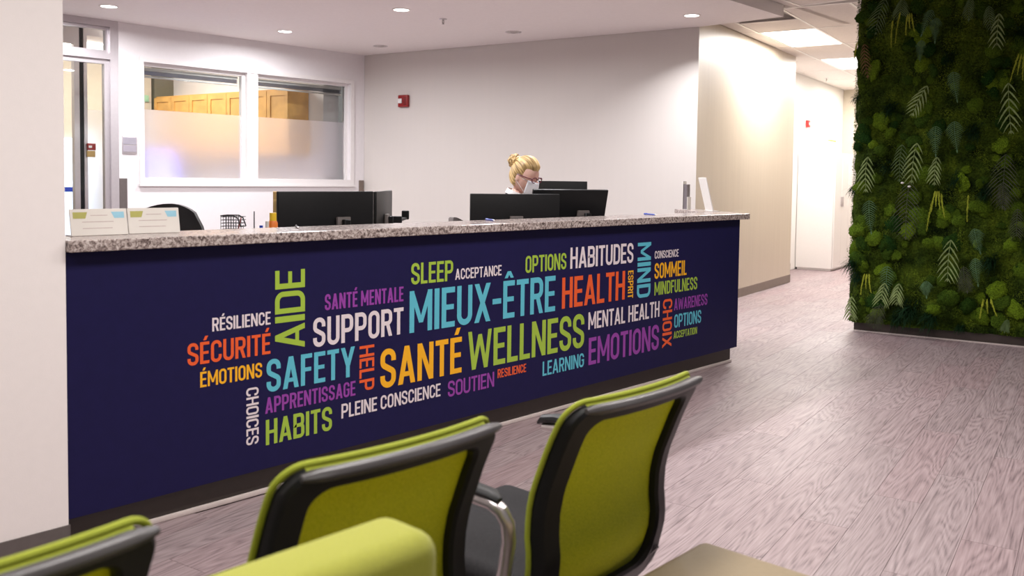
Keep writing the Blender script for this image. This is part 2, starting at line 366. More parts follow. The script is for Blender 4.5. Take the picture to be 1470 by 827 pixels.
struct('wall_far', MB().prism([ST(SF, -2.7), ST(SF, TH - .001), ST(SF + .12, TH - .001), ST(SF + .12, -2.7)], 0, ZT), M['wall_beige'])
struct('wall_right', MB().prism([ST(7.6, -2.8), ST(SF, -2.8), ST(SF, -2.7), ST(7.6, -2.7)], 0, ZT), M['wall_hall'])
# window wall: openings door u 1.3-2.78, windows u 3.04-5.66
WV0, WV1 = 5.88, 6.0
ww = MB().box(-5.5, 1.25, WV0, WV1, 0, 3.0).box(1.25, 2.78, WV0, WV1, ZS, 3.0).box(2.78, 3.04, WV0, WV1, 0, 3.0).box(3.04, 5.66, WV0, WV1, 0, 1.23)
ww.box(3.04, 5.66, WV0, WV1, 2.45, 3.0).box(5.66, 5.88, WV0, WV1, 0, 3.0)
struct('wall_window', ww, M['wall_white'])
# reception ceiling (lower, painted) and grid ceiling
struct('ceiling', MB().prism([(-5.5, .637), (6.59, .637), (6.598, 1.524), (5.877, WV0), (-5.5, WV0)], ZS, ZS + .35), M['ceil'])
ch = struct('ceiling_2', MB().prism([ST(6.7, -6.5), ST(16, -6.5), ST(16, 1.3), ST(6.7, 1.3)], ZT + .02, ZT + .05).prism([(-6, -8), (6.75, -8), (6.75, .637), (-6, .637)], ZT + .021, ZT + .05), M['tile'])
TR0 = -.375
trof_cells = [(8.01, 0), (10.49, 0), (12.97, 0)]
tile_me = {}
def ctile(x, y, lx, ly, rz):
    k = (round(lx, 3), round(ly, 3))
    if k not in tile_me:
        b = MB().rbox(-lx / 2 + .011, lx / 2 - .011, -ly / 2 + .011, ly / 2 - .011, ZT - .004, ZT + .014, .003, 1)
        tile_me[k] = b.mesh('ceiling_tile'); tile_me[k].materials.append(M['tile'])
    o = bpy.data.objects.new('ceiling_tile', tile_me[k]); COL.objects.link(o); o.parent = ch; o.location = (x, y, 0); o.rotation_euler = (0, 0, rz)
bars = MB()
for r_ in range(-3, 2):
    t0 = TR0 + .62 * r_
    for c in range(0, 7):
        s0 = 6.77 + 1.24 * c
        if r_ == 0 and any(abs(s0 - q[0]) < .01 for q in trof_cells): continue
        if r_ == 0 and c == 0:
            x, y = ST(s0 + .62 + .31, t0 + .31); ctile(x, y, .62, .62, A94); continue
        h = .62
        if r_ == 1:
            h = (T0 if s0 + 1.24 < SE + .9 and s0 < 9 else TH) - t0
            if h > .62: h = .62
        x, y = ST(s0 + .62, t0 + h / 2); ctile(x, y, 1.24, h, A94)
    bars.prism([ST(6.77, t0 - .012), ST(15, t0 - .012), ST(15, t0 + .012), ST(6.77, t0 + .012)], ZT - .008, ZT + .015)
bars.prism([ST(SE, .865 - .012), ST(15, .865 - .012), ST(15, .865 + .012), ST(SE, .865 + .012)], ZT - .008, ZT + .015)
for c in range(0, 7):
    s0 = 6.77 + 1.24 * c; t1 = T0 if s0 < SE else TH
    bars.prism([ST(s0 - .012, -2.25), ST(s0 + .012, -2.25), ST(s0 + .012, t1), ST(s0 - .012, t1)], ZT - .007, ZT + .015)
bars.prism([ST(7.39 - .012, TR0), ST(7.39 + .012, TR0), ST(7.39 + .012, .245), ST(7.39 - .012, .245)], ZT - .007, ZT + .015)
for k in range(0, 6):
    v = .533 - .61 * k
    bars.box(1.0, 6.70 + .1 * k, v - .012, v + .012, ZT - .008, ZT + .015)
    for q in range(-1, 5):
        x1 = 6.70 - 1.22 * q + .1 * k; x0 = x1 - 1.22
        if k == 0: ctile((x0 + x1) / 2, v + .052, 1.22, .104, 0)
        ctile((x0 + x1) / 2, v - .305, 1.22, .61, 0) if q >= 0 else None
        bars.box(x0 - .012, x0 + .012, v - .61, v, ZT - .007, ZT + .015)
bo = mkobj('ceiling_grid', bars, M['tbar'], ch, smooth=False)
# windows in the reception wall
def frame_rect(b, x0, x1, z0, z1, y0, y1, wd):
    b.box(x0, x1, y0, y1, z0, z0 + wd).box(x0, x1, y0, y1, z1 - wd, z1).box(x0, x0 + wd, y0, y1, z0 + wd, z1 - wd).box(x1 - wd, x1, y0, y1, z0 + wd, z1 - wd); return b
cas = MB()
cas.box(2.995, 3.04, 5.862, 5.88, 1.185, 2.495).box(5.66, 5.712, 5.862, 5.88, 1.185, 2.495).box(3.04, 5.66, 5.862, 5.88, 2.45, 2.495).box(2.985, 5.722, 5.85, 5.88, 1.178, 1.20).box(3.04, 5.66, 5.862, 5.88, 1.20, 1.262)
struct('trim_1', cas, M['trim_white'])
for i, (x0, x1) in enumerate(((3.04, 4.232), (4.367, 5.66))):
    wn = struct('window_%d' % (i + 1), frame_rect(MB(), x0, x1, 1.23, 2.45, 5.93, 5.99, .035), M['trim_white'])
    xa, xb = x0 + .035, x1 - .035
    mkobj('glass_pane', MB().box(xa, xb, 5.958, 5.964, 1.972, 2.415), M['glass'], wn, False)
    tag(mkobj('frosted_pane', MB().add([(xa, 5.961, 1.265), (xb, 5.961, 1.265), (xb, 5.961, 1.972), (xa, 5.961, 1.972)], [(0, 1, 2, 3)]), M['frost'], wn, False, fix=False), 'frosted film on the lower glass')
    bl = thing('window_blind', ['raised aluminium blind at the top of the left office window', 'raised aluminium blind at the top of the right office window'][i], 'blind', ((xa + xb) / 2, 5.985, 2.41), 0, 'raised blinds in the office windows')
    hw = (xb - xa) / 2 - .01
    mkobj('head_rail', MB().rbox(-hw, hw, .012, .05, -.035, 0, .004), M['trim_white'], bl)
    for k in range(7): mkobj('slat', MB().add([(-hw, .012, -.042 - k * .006), (hw, .012, -.042 - k * .006), (hw, .05, -.040 - k * .006), (-hw, .05, -.040 - k * .006), (-hw, .031, -.036 - k * .006), (hw, .031, -.036 - k * .006)], [(0, 1, 5, 4), (4, 5, 2, 3)]), M['blind'], bl)
    mkobj('bottom_rail', MB().rbox(-hw, hw, .014, .048, -.105, -.086, .004), M['trim_white'], bl)
struct('trim_2', MB().box(4.232, 4.367, 5.875, 5.99, 1.25, 2.45), M['trim_white'])
# aluminium glazed door frame
d1 = struct('door_1', MB().box(2.70, 2.78, 5.865, 6.0, 0, ZS).box(1.25, 1.33, 5.865, 6.0, 0, ZS).box(1.33, 2.70, 5.865, 6.0, 2.755, ZS).box(1.33, 2.70, 5.865, 6.0, 2.435, 2.495), M['alu'])
mkobj('glazing_bead', frame_rect(frame_rect(MB(), 1.33, 2.70, 2.495, 2.755, 5.90, 5.96, .03), 1.33, 2.70, .0, 2.435, 5.90, 5.96, .045), M['alu'], d1, False)
mkobj('glass_pane', MB().box(1.36, 2.67, 5.925, 5.931, 2.525, 2.725), M['glass'], d1, False)
mkobj('glass_pane', MB().box(1.375, 2.655, 5.925, 5.931, .045, 2.39), M['glass'], d1, False)
# corner cover strips on the window wall
struct('trim_3', MB().box(2.785, 2.862, 5.868, 5.88, 0, 1.255), M['base'])
struct('trim_4', MB().box(5.80, 5.868, 5.866, 5.88, 0, 1.258), M['base_tan'])
# ---- rooms behind the glazing
pt = struct('door_2', MB().box(2.765, 2.822, 6.92, 6.99, 0, 2.9).box(2.868, 2.905, 6.92, 6.99, 0, 2.9).box(1.6, 2.765, 6.92, 6.99, 2.70, 2.9).box(2.905, 3.5, 6.92, 6.99, 2.80, 2.9).box(2.905, 3.5, 6.92, 6.99, 2.56, 2.62).box(3.5, 3.54, 6.92, 6.99, 0, 2.9), M['alu'])
mkobj('door_edge', MB().box(2.824, 2.866, 6.93, 6.98, 0, 2.9), M['black'], pt, False)
mkobj('frosted_pane', MB().add([(2.905, 6.955, .05), (3.5, 6.955, .05), (3.5, 6.955, 2.0), (2.905, 6.955, 2.0)], [(0, 1, 2, 3)]), M['frost'], pt, False, fix=False)
struct('wall_back', MB().box(1.0, 4.55, 8.85, 8.97, 0, 3.0), M['wall_beige'])
struct('window_3', MB().box(3.2, 4.3, 8.80, 8.85, 2.82, 2.99), M['daylight'])
struct('window_4', MB().box(2.95, 3.7, 8.80, 8.85, .5, 1.75), M['daylight_glow'])  # unseen emissive panel, added to tint the frosted pane with bluish daylight
struct('wall_office', MB().prism([(4.60, 8.86), (5.23, 8.96), (5.21, 9.08), (4.58, 8.98)], 0, 3.0), M['wall_olive_shade'])
pA, pB = (4.573, 8.8), (4.999, 6.225)
dxy = ((pB[0] - pA[0]), (pB[1] - pA[1])); ln = math.hypot(*dxy); dxy = (dxy[0] / ln, dxy[1] / ln); nx = (-dxy[1], dxy[0])   # nx points to +s
def CB(a, n): return (pA[0] + dxy[0] * a + nx[0] * n, pA[1] + dxy[1] * a + nx[1] * n)
struct('wall_cupboard', MB().prism([CB(-.1, .34), CB(ln + .245, .34), CB(ln + .245, .60), CB(-.1, .46)], 0, 3.0), M['wall_white'])
struct('ceiling_3', MB().prism([(-1, 6.0), (5.9, 6.0), (5.5, 9.2), (-1, 9.2)], 3.0, 3.06), M['tile'])
ang = math.atan2(dxy[1], dxy[0])
edges = [0, .321, .633, 1.02, 1.39, 1.75, 2.10, 2.32, ln]
edges = [ln * i / 7 for i in range(8)]
cabn = thing('wall_cabinet', 'row of honey oak wall cabinets seen through the office windows', 'cabinet', (pA[0], pA[1], 0), ang)
mkobj('body', MB().box(0, ln, .02, .33, 1.55, 2.36), M['oak'], cabn, False)
for i in range(7):
    x0, x1 = edges[i] + .004, edges[i + 1] - .004
    b = MB().box(x0, x1, 0, .02, 1.56, 2.34)
    fr = frame_rect(MB(), x0, x1, 1.56, 2.34, -.012, 0, .06); b.add(fr.v, fr.f)
    mkobj('cabinet_door', b, M['oak'], cabn, False)
area_light('office_fill_light', (3.7, 7.4, 2.96), 1.2, P_BACK, (1, .93, .84), sy=1.2)  # area lamps added to brighten the rooms behind the glass
area_light('office_fill_light', (2.0, 7.9, 2.96), 1.2, P_BACK * .5, (1, .95, .9), sy=.8)
sc = thing('office_blue_glow', 'added blue glow panel tinting the left frosted pane', 'monitor', (3.72, 7.05, 0), R(8))  # emissive panel added for the blue tint in the frosted glass
mkobj('screen', MB().box(-.40, .22, 0, .02, .95, 1.55), M['blue_glow'], sc, False); mkobj('stand', MB().box(-.03, .03, .02, .06, .74, 1.3).box(-.1, .1, -.05, .12, .73, .75), M['black'], sc, False)
sd = thing('office_desk', 'grey office desk behind the left frosted pane', 'desk', (3.6, 7.0, 0)); mkobj('top', MB().box(-.55, .55, -.3, .3, .70, .73), M['desk'], sd, False)
for x in (-.5, .5):
    mkobj('leg', MB().box(x - .02, x + .02, -.27, .27, 0, .70), M['desk'], sd, False)
sc = thing('desk_screen', 'bright white screen beyond the glass door at far left', 'monitor', (2.45, 7.9, 0), R(0))
mkobj('screen', MB().box(.15, .70, 0, .03, 1.14, 1.42), M['whitescreen'], sc, False); mkobj('stand', MB().box(.38, .44, .03, .07, 0, 1.3), M['black'], sc, False); mkobj('bezel', MB().box(.14, .71, -.005, .028, 1.08, 1.138), M['pen'], sc, False)
al = thing('fire_alarm', 'small red and beige alarm on the frosted glass beyond the door', 'alarm', (2.93, 6.915, 1.55)); mkobj('plate', MB().rbox(-.045, .045, -.02, .0, -.07, .0, .004), M['tan'], al); mkobj('horn', MB().rbox(-.045, .045, -.035, .0, .005, .08, .006), M['red'], al); mkobj('strobe', MB().rbox(-.035, .0, -.045, -.035, .03, .055, .003), M['glass_lens'], al)
gs = mkobj('exit_plaque', MB().rbox(-.035, .035, -.01, .0, -.045, .045, .003), mat('pale_green', (.35, .6, .4), .4)); gs.location = (4.47, 8.835, 2.33); tag(gs, 'pale green plaque on dark wall left of the oak cabinets', 'sign')
# wall plaque by door
wp = thing('room_sign', 'grey two-slot room sign on the white wall beside the door', 'sign', (2.89, 5.88, 1.595))
mkobj('plate', MB().rbox(-.075, .075, -.012, 0, -.09, .09, .003), M['alu'], wp); mkobj('insert', MB().box(-.068, .068, -.015, -.012, .005, .075), mat('sign_grey', (.33, .31, .36), .5), wp, False); mkobj('insert', MB().box(-.068, .068, -.015, -.012, -.07, -.005), mat('sign_grey2', (.36, .33, .38), .5), wp, False)
# fire strobes
def strobe(name, label, x, y, z, rz, w_, h, m_, grp=None):
    t = thing(name, label, 'alarm', (x, y, z), rz, grp)
    mkobj('housing', MB().rbox(-w_ / 2, w_ / 2, -.045, 0, -h / 2, h / 2, .008), m_, t); mkobj('lens', MB().rbox(-w_ * .42, -w_ * .02, -.065, -.045, -h * .2, h * .2, .008), M['glass_lens'], t)
    b = MB()
    for k in range(4): b.box(w_ * .1, w_ * .4, -.048, -.045, -h * .3 + k * h * .17, -h * .3 + k * h * .17 + .006)
    mkobj('horn_slots', b, M['black'], t, False)
cc = R(-80.6)
strobe('fire_strobe', 'dark red fire alarm strobe on the long reception wall', 5.989, 5.23, 2.228, cc, .15, .145, M['red'])
hx, hy = ST(12.40, TH); strobe('fire_strobe', 'bright red fire alarm strobe on the white hall wall', hx, hy, 2.205, A94, .12, .11, M['red2'])
hx, hy = ST(13.95, TH); hs_ = thing('hall_sign', 'small white sign with green strip above the tall white cabinet', 'sign', (hx, hy, 1.96), A94)
mkobj('plate', MB().box(-.3, .3, -.008, 0, -.12, .08), M['white'], hs_, False); mkobj('green_strip', MB().box(-.26, .26, -.011, -.008, .04, .065), mat('lime_ink', (.45, .75, .10), .5), hs_, False)
# sprinklers
def sprinkler(label, x, y, z):
    t = thing('sprinkler', label, 'sprinkler', (x, y, z), 0)
    mkobj('escutcheon', MB().lathe([(.001, 0), (.038, -.001), (.034, -.008), (.012, -.012), (.001, -.012)], n=20), M['chrome'], t)
    mkobj('frame', MB().tube([(-.008, 0, -.01), (-.014, 0, -.03), (-.004, 0, -.05)], .003, 6).tube([(.008, 0, -.01), (.014, 0, -.03), (.004, 0, -.05)], .003, 6).tube([(0, 0, -.008), (0, 0, -.048)], .004, 6), M['grille'], t)
    mkobj('deflector', MB().lathe([(.001, -.05), (.016, -.05), (.016, -.053), (.001, -.053)], n=12), M['grille'], t)
sprinkler('sprinkler head in the reception ceiling', 4.709, 3.185, ZS); sprinkler('sprinkler head in the hall ceiling near the white wall', 12.42, 2.76, ZT)
# downlights
def downlight(x, y, z, label, lit, grp, r=.085):
    t = thing('downlight', label, 'ceiling light', (x, y, z), 0, grp)
    mkobj('trim_ring', MB().lathe([(r * .8, .0), (r * .8, -.003), (r * .86, -.006), (r, -.004), (r, 0)], n=32), M['tbar'] if lit else M['chrome'], t)
    if lit:
        mkobj('lens', MB().lathe([(.001, -.0015), (r * .8, -.0015), (r * .8, -.001), (.001, -.001)], n=32), M['lamp'], t)
        area_light('downlight_lamp', (0, 0, -.012), r * 1.5, P_DOWN * (.7 if r < .084 else 1), COOL, t, 'DISK', spread=R(130 if r < .084 else 172))
    else:
        mkobj('reflector', MB().lathe([(.001, -.001), (r * .3, -.001), (r * .3, -.012), (r * .45, -.012), (r * .5, -.002), (r * .8, -.002), (r * .8, -.001), (.001, -.001)], n=28), M['grille'], t)
g1 = 'lit recessed downlights in the reception ceiling'
downlight(2.364, 5.112, ZS, 'lit round downlight nearest the aluminium door', True, g1)
downlight(4.178, 5.048, ZS, 'lit round downlight above the office windows', True, g1)
downlight(4.153, 3.143, ZS, 'lit round downlight in the middle of the reception ceiling, at the frame top', True, g1)
downlight(6.013, 1.251, ZS, 'lit round downlight near the corridor corner', True, g1, .08)
downlight(5.697, 3.18, ZS, 'unlit downlight near the long reception wall', False, 'unlit downlights in the reception ceiling')
downlight(5.474, 5.069, ZS, 'unlit downlight in the far ceiling corner', False, 'unlit downlights in the reception ceiling')
for x, y in ((2.36, 3.1), (2.36, 1.25), (4.15, 1.25), (.5, 3.1)): area_light('downlight_lamp', (x, y, ZS - .012), .13, P_DOWN, COOL, None, 'DISK', spread=R(172))
# access panel
ap = thing('ceiling_panel', 'square ceiling panel with thin dark edge', 'panel', (3.33, 3.26, ZS), 0)
mkobj('panel_frame', MB().box(-.3, .3, -.3, -.285, -.004, 0).box(-.3, .3, .285, .3, -.004, 0).box(-.3, -.285, -.285, .285, -.004, 0).box(.285, .3, -.285, .285, -.004, 0), M['grille'], ap, False)
mkobj('plate', MB().rbox(-.283, .283, -.283, .283, -.012, 0, .003, 1), M['ceil'], ap)
# troffers and grille in the hall ceiling
for i, (s0, lab) in enumerate(zip((8.01, 10.49, 12.97), ('nearest bright panel light in the corridor ceiling', 'second bright panel light in the corridor ceiling', 'farthest bright panel light in the corridor ceiling'))):
    x, y = ST(s0 + .62, TR0 + .31); t = thing('panel_light', lab, 'ceiling light', (x, y, ZT), A94, 'corridor panel lights')
    mkobj('panel_frame', frame_flat if False else MB().box(-.61, .61, -.30, -.285, -.006, .01).box(-.61, .61, .285, .30, -.006, .01).box(-.61, -.595, -.285, .285, -.006, .01).box(.595, .61, -.285, .285, -.006, .01), M['tbar'], t, False)
    mkobj('diffuser', MB().box(-.595, .595, -.285, .285, -.002, .008), M['trof'], t, False)
    area_light('panel_lamp', (0, 0, -.012), 1.18, P_TROF, WARM, t, sy=.56, spread=R(174))
x, y = ST(7.08, TR0 + .31); t = thing('return_grille', 'grey return air grille in the grid ceiling by the bulkhead corner', 'vent', (x, y, ZT), A94)
b = MB()
for k in range(24): b.add([(-.29, -.285 + k * .024, -.002), (.29, -.285 + k * .024, -.002), (.29, -.272 + k * .024, .010), (-.29, -.272 + k * .024, .010)], [(0, 1, 2, 3)])
mkobj('louvres', b, M['grille'], t, False); mkobj('backing', MB().box(-.3, .3, -.3, .3, .011, .015), M['grille'], t, False); mkobj('grille_frame', MB().box(-.30, .30, -.30, -.288, -.005, .01).box(-.30, .30, .288, .30, -.005, .01).box(-.30, -.288, -.288, .288, -.005, .01).box(.288, .30, -.288, .288, -.005, .01), M['grille'], t, False)
# lobby troffers behind and over the waiting chairs (outside the frame)
for x, y, k in ((-1.6, -1.7, .9), (.4, -1.6, 1), (2.4, -1.6, 1), (4.4, -1.6, .5), (-.8, -4.2, .5), (2.2, -4.2, .3)):
    area_light('lobby_panel_lamp', (x, y, ZT - .02), 1.18, P_LOBBY * k, WARM, sy=.56, spread=R(152))
# ------------------------------------------------------------------ lettering strokes
def arcpts(pts, rad, closed=False):
    out = []; n = len(pts)
    for i, p in enumerate(pts):
        r_ = rad[i]
        if r_ <= 0 or (not closed and i in (0, n - 1)): out.append(Vector(p)); continue
        p = Vector(p); a = Vector(pts[i - 1]) - p; c = Vector(pts[(i + 1) % n]) - p
        la, lc = a.length, c.length; a.normalize(); c.normalize(); d = a.dot(c); th = math.acos(max(-1, min(1, d)))
        if th > 3.1: out.append(p); continue
        k = min(r_ / math.tan(th / 2), la * .5 if (i > 1 or closed) and rad[i - 1] > 0 else la, lc * .5 if rad[(i + 1) % n] > 0 else lc)
        rr = k * math.tan(th / 2); cen = p + (a + c).normalized() * (rr / math.sin(th / 2))
        p0 = p + a * k - cen; p1 = p + c * k - cen; a0 = math.atan2(p0.y, p0.x); a1 = math.atan2(p1.y, p1.x); da = (a1 - a0 + math.pi) % (2 * math.pi) - math.pi
        for q in range(9): out.append(cen + Vector((math.cos(a0 + da * q / 8), math.sin(a0 + da * q / 8))) * rr)
    return out
def ribbon(P_, t, closed=False):
    n = len(P_); L_ = []; R_ = []
    for i in range(n):
        if closed: a = (P_[i] - P_[i - 1]); c = (P_[(i + 1) % n] - P_[i])
        else: a = P_[i] - P_[i - 1] if i else P_[1] - P_[0]; c = P_[i + 1] - P_[i] if i < n - 1 else a
        if a.length < 1e-9: a = c
        if c.length < 1e-9: c = a
        a.normalize(); c.normalize(); m_ = (a + c).normalized(); nn = Vector((-m_.y, m_.x)); k = 1 / max(.4, nn.dot(Vector((-a.y, a.x))))
        L_.append(P_[i] + nn * t / 2 * k); R_.append(P_[i] - nn * t / 2 * k)
    qs = []
    for i in range(n if closed else n - 1):
        j = (i + 1) % n; qs.append((L_[i], L_[j], R_[j], R_[i]))
    return qs
def glyph(ch, k):
    """returns width and list of polygons, cap height 1; k scales the widths"""
    t = .155; h = .14; Q = []
    def rect(x0, y0, x1, y1): Q.append((Vector((x0, y0)), Vector((x1, y0)), Vector((x1, y1)), Vector((x0, y1))))
    def par(xa, ya, xb, yb, wd=t * 1.04): Q.append((Vector((xa, ya)), Vector((xa + wd, ya)), Vector((xb + wd, yb)), Vector((xb, yb))))
    def path(pts, rad, closed=False, tt=.15): Q.extend(ribbon(arcpts(pts, rad, closed), tt, closed))
    base = {'É': 'E', 'Ê': 'E', 'Á': 'A'}.get(ch, ch)
    W0 = {'I': t, 'M': .66, 'W': .78, 'E': .41, 'F': .40, 'L': .38, '-': .30, ' ': .16, 'A': .55, 'X': .54, 'Y': .54, 'N': .53, 'T': .44, 'S': .48, 'J': .4}.get(base, .49)
    W = W0 * k if base != 'I' else t * (.5 + .5 * k)
    c = t / 2; x1 = W - c; y0, y1 = h / 2, 1 - h / 2; rr = (W - t) / 2 * .98; rr = min(rr, .2)
    if base in 'I': rect(0, 0, W, 1)
    elif base in 'EF':
        rect(0, 0, t, 1); rect(t, 1 - h, W, 1); rect(t, .5 - h * .42, W * .92, .5 + h * .5)
        if base == 'E': rect(t, 0, W, h)
    elif base == 'L': rect(0, 0, t, 1); rect(t, 0, W, h)
    elif base == 'T': rect(0, 1 - h, W, 1); rect(W / 2 - t / 2, 0, W / 2 + t / 2, 1 - h)
    elif base == 'H': rect(0, 0, t, 1); rect(W - t, 0, W, 1); rect(t, .5 - h * .42, W - t, .5 + h * .5)
    elif base == 'A': par(0, 0, W / 2 - t * .52, 1); par(W - t * 1.04, 0, W / 2 - t * .52, 1); rect(W * .2, .2, W * .8, .2 + h * .9)
    elif base == 'N': rect(0, 0, t, 1); rect(W - t, 0, W, 1); par(W - t * 1.02, 0, 0, 1, t * 1.02)
    elif base == 'M': rect(0, 0, t * .95, 1); rect(W - t * .95, 0, W, 1); par(W / 2 - t * .4, .22, 0, 1, t * .85); par(W / 2 - t * .42, .22, W - t * .87, 1, t * .85)
    elif base == 'W':
        q = t * .86; par(W * .17, 0, 0, 1, q); par(W * .17, 0, W / 2 - q / 2, .9, q); par(W * .83 - q, 0, W / 2 - q / 2, .9, q); par(W * .83 - q, 0, W - q, 1, q)
    elif base == 'X': par(0, 0, W - t * 1.08, 1, t * 1.08); par(W - t * 1.08, 0, 0, 1, t * 1.08)
    elif base == 'Y': par(W / 2 - t / 2, .38, 0, 1); par(W / 2 - t / 2, .38, W - t * 1.04, 1); rect(W / 2 - t / 2, 0, W / 2 + t / 2, .42)
    elif base == 'O': path([(c, y0), (x1, y0), (x1, y1), (c, y1)], [rr] * 4, True)
    elif base == 'D': path([(c, y0), (x1, y0), (x1, y1), (c, y1)], [0, rr, rr, 0], True)
    elif base == 'U': path([(c, 1), (c, y0), (x1, y0), (x1, 1)], [0, rr, rr, 0])
    elif base == 'C': path([(x1, .66), (x1, y1), (c, y1), (c, y0), (x1, y0), (x1, .34)], [0, rr, rr, rr, rr, 0])
    elif base == 'G': path([(x1, .70), (x1, y1), (c, y1), (c, y0), (x1, y0), (x1, .52)], [0, rr, rr, rr, rr, 0]); rect(W * .5, .44, W, .44 + h * .85)
    elif base == 'S':
        q = min(rr, .13); path([(x1, .68), (x1, y1), (c, y1), (c, .60), (x1, .40), (x1, y0), (c, y0), (c, .32)], [0, rr, rr, q, q, rr, rr, 0])
    elif base == 'P': path([(c, .44), (x1, .44), (x1, y1), (c, y1)], [0, min(rr, .16), min(rr, .16), 0], True); rect(0, 0, t, 1)
    elif base == 'R': path([(c, .48), (x1, .48), (x1, y1), (c, y1)], [0, min(rr, .16), min(rr, .16), 0], True); rect(0, 0, t, 1); par(W - t * 1.02, 0, W * .42, .46)
    elif base == 'B':
        q = min(rr, .13); path([(c, .52), (x1 - .01, .52), (x1 - .01, y1), (c, y1)], [0, q, q, 0], True); path([(c, y0), (x1, y0), (x1, .52), (c, .52)], [0, q, q, 0], True); rect(0, 0, t, 1)
    elif base == '-': rect(0, .42, W, .42 + h)
    if ch == 'É': par(W * .34, 1.07, W * .55, 1.26, t * .95)
    if ch == 'Ê': par(W * .10, 1.07, W * .5 - t * .4, 1.25, t * .8); par(W * .9 - t * .8, 1.07, W * .5 - t * .4, 1.25, t * .8)
    return W, Q
def word_mesh(text, length, height, only=None):
    gap = .075
    def tot(k): return sum(glyph(c, k)[0] for c in text) + gap * (len(text) - 1)
    target = length / height; lo, hi = .3, 3
    for _ in range(30):
        md = (lo + hi) / 2
        if tot(md) < target: lo = md
        else: hi = md
    x = 0; b = MB()
    wi = 0
    for c in text:
        W, Q = glyph(c, lo); wi += (c == ' ')
        for q in (Q if only in (None, wi) else []): b.add([((x + p.x) * height, p.y * height, 0) for p in q], [(0, 1, 2, 3)])
        x += W + gap
    return b
# ------------------------------------------------------------------ reception desk
dk = thing('reception_desk', 'long reception desk with navy front covered in coloured words and speckled counter', 'desk', (0, 0, 0))
RT = [(4.57, .225), (5.02, .76), (5.20, .68), (4.658, -.10)]
mkobj('carcass', MB().box(-.02, 4.585, -.034, .12, .117, 1.034), M['navy'], dk, False)
mkobj('return_base', MB().prism([(4.45, .125), (4.585, .125), (5.06, .66), (4.98, .70)], 0, 1.034), M['navy'], dk, False)
fp = mkobj('front_panel', MB().rbox(-.026, 4.597, -.055, -.035, .117, 1.034, .0015, 1), M['navy'], dk)
tk = mkobj('toe_kick', MB().box(-.02, 4.60, 0, .1, 0, .116), M['toe'], dk, False)
mkobj('moulding', MB().rbox(-.02, 4.603, -.014, 0, 0, .021, .004, 2), M['toe_light'], tk)
b = MB().prism([(-.026, -.10), (4.658, -.10)] + [(5.20, .68), (5.02, .76), (4.57, .225), (-.026, .225)], 1.035, 1.075)
ct = mkobj('countertop', b, M['granite'], dk, False)
bv = ct.modifiers.new('bevel', 'BEVEL'); bv.width = .004; bv.segments = 2
WORDS = [('RÉSILIENCE', 'w', 0.511, 0.766, 0.703, 0.755), ('SÉCURITÉ', 'o', 0.41, 0.765, 0.584, 0.668), ('ÉMOTIONS', 'y', 0.461, 0.727, 0.495, 0.554), ('SAFETY', 'b', 0.747, 1.188, 0.428, 0.56),
 ('APPRENTISSAGE', 'p', 0.741, 1.192, 0.342, 0.407), ('HABITS', 'g', 0.744, 1.068, 0.213, 0.316), ('SANTÉ MENTALE', 'p', 1.029, 1.464, 0.733, 0.801), ('SUPPORT', 'w', 0.97, 1.465, 0.582, 0.705),
 ('SLEEP', 'g', 1.51, 1.777, 0.805, 0.904), ('MIEUX-ÊTRE', 'b', 1.502, 2.552, 0.58, 0.775), ('SOUTIEN', 'p', 1.75, 2.074, 0.238, 0.315), ('RESILIENCE', 'o', 2.1, 2.32, 0.277, 0.322),
 ('WELLNESS', 'g', 1.885, 2.815, 0.347, 0.54), ('LEARNING', 'b', 2.455, 2.817, 0.233, 0.312), ('HEALTH', 'o', 2.611, 3.205, 0.585, 0.758), ('OPTIONS', 'g', 2.303, 2.644, 0.805, 0.895),
 ('HABITUDES', 'w', 2.679, 3.287, 0.803, 0.922), ('CONSCIENCE', 'w', 3.519, 3.795, 0.812, 0.86), ('SOMMEIL', 'y', 3.52, 3.897, 0.685, 0.783), ('MINDFULNESS', 'g', 3.524, 4.033, 0.58, 0.664),
 ('AWARENESS', 'p', 3.755, 4.17, 0.463, 0.539), ('OPTIONS', 'b', 3.76, 4.094, 0.348, 0.435), ('ACCEPTATION', 'g', 3.757, 4.044, 0.278, 0.325), ('ACCEPTANCE', 'w', 1.792, 2.119, 0.807, 0.86),
 ('MENTAL HEALTH', 'w', 2.853, 3.585, 0.441, 0.541), ('EMOTIONS', 'p', 2.86, 3.586, 0.234, 0.392), ('PLEINE CONSCIENCE', 'w', 1.117, 1.701, 0.252, 0.315), ('SANTÉ', 'y', 1.331, 1.841, .347, .524)]
cname = dict(w='white', o='orange', y='yellow', b='light blue', p='purple', g='lime green')
for t_, c_, u0, u1, z0, z1 in WORDS:
    for wi, part_ in enumerate(t_.split(' ')):
        b = word_mesh(t_, u1 - u0, z1 - z0, wi); b.v = [(u0 + x, -.0556 - (i // 4 % 40) * 2e-5, z0 + y) for i, (x, y, _) in enumerate(b.v)]
        tag(mkobj('printed_word', b, M['ink_' + c_], fp, False, fix=False), '%s word %s' % (cname[c_], part_))
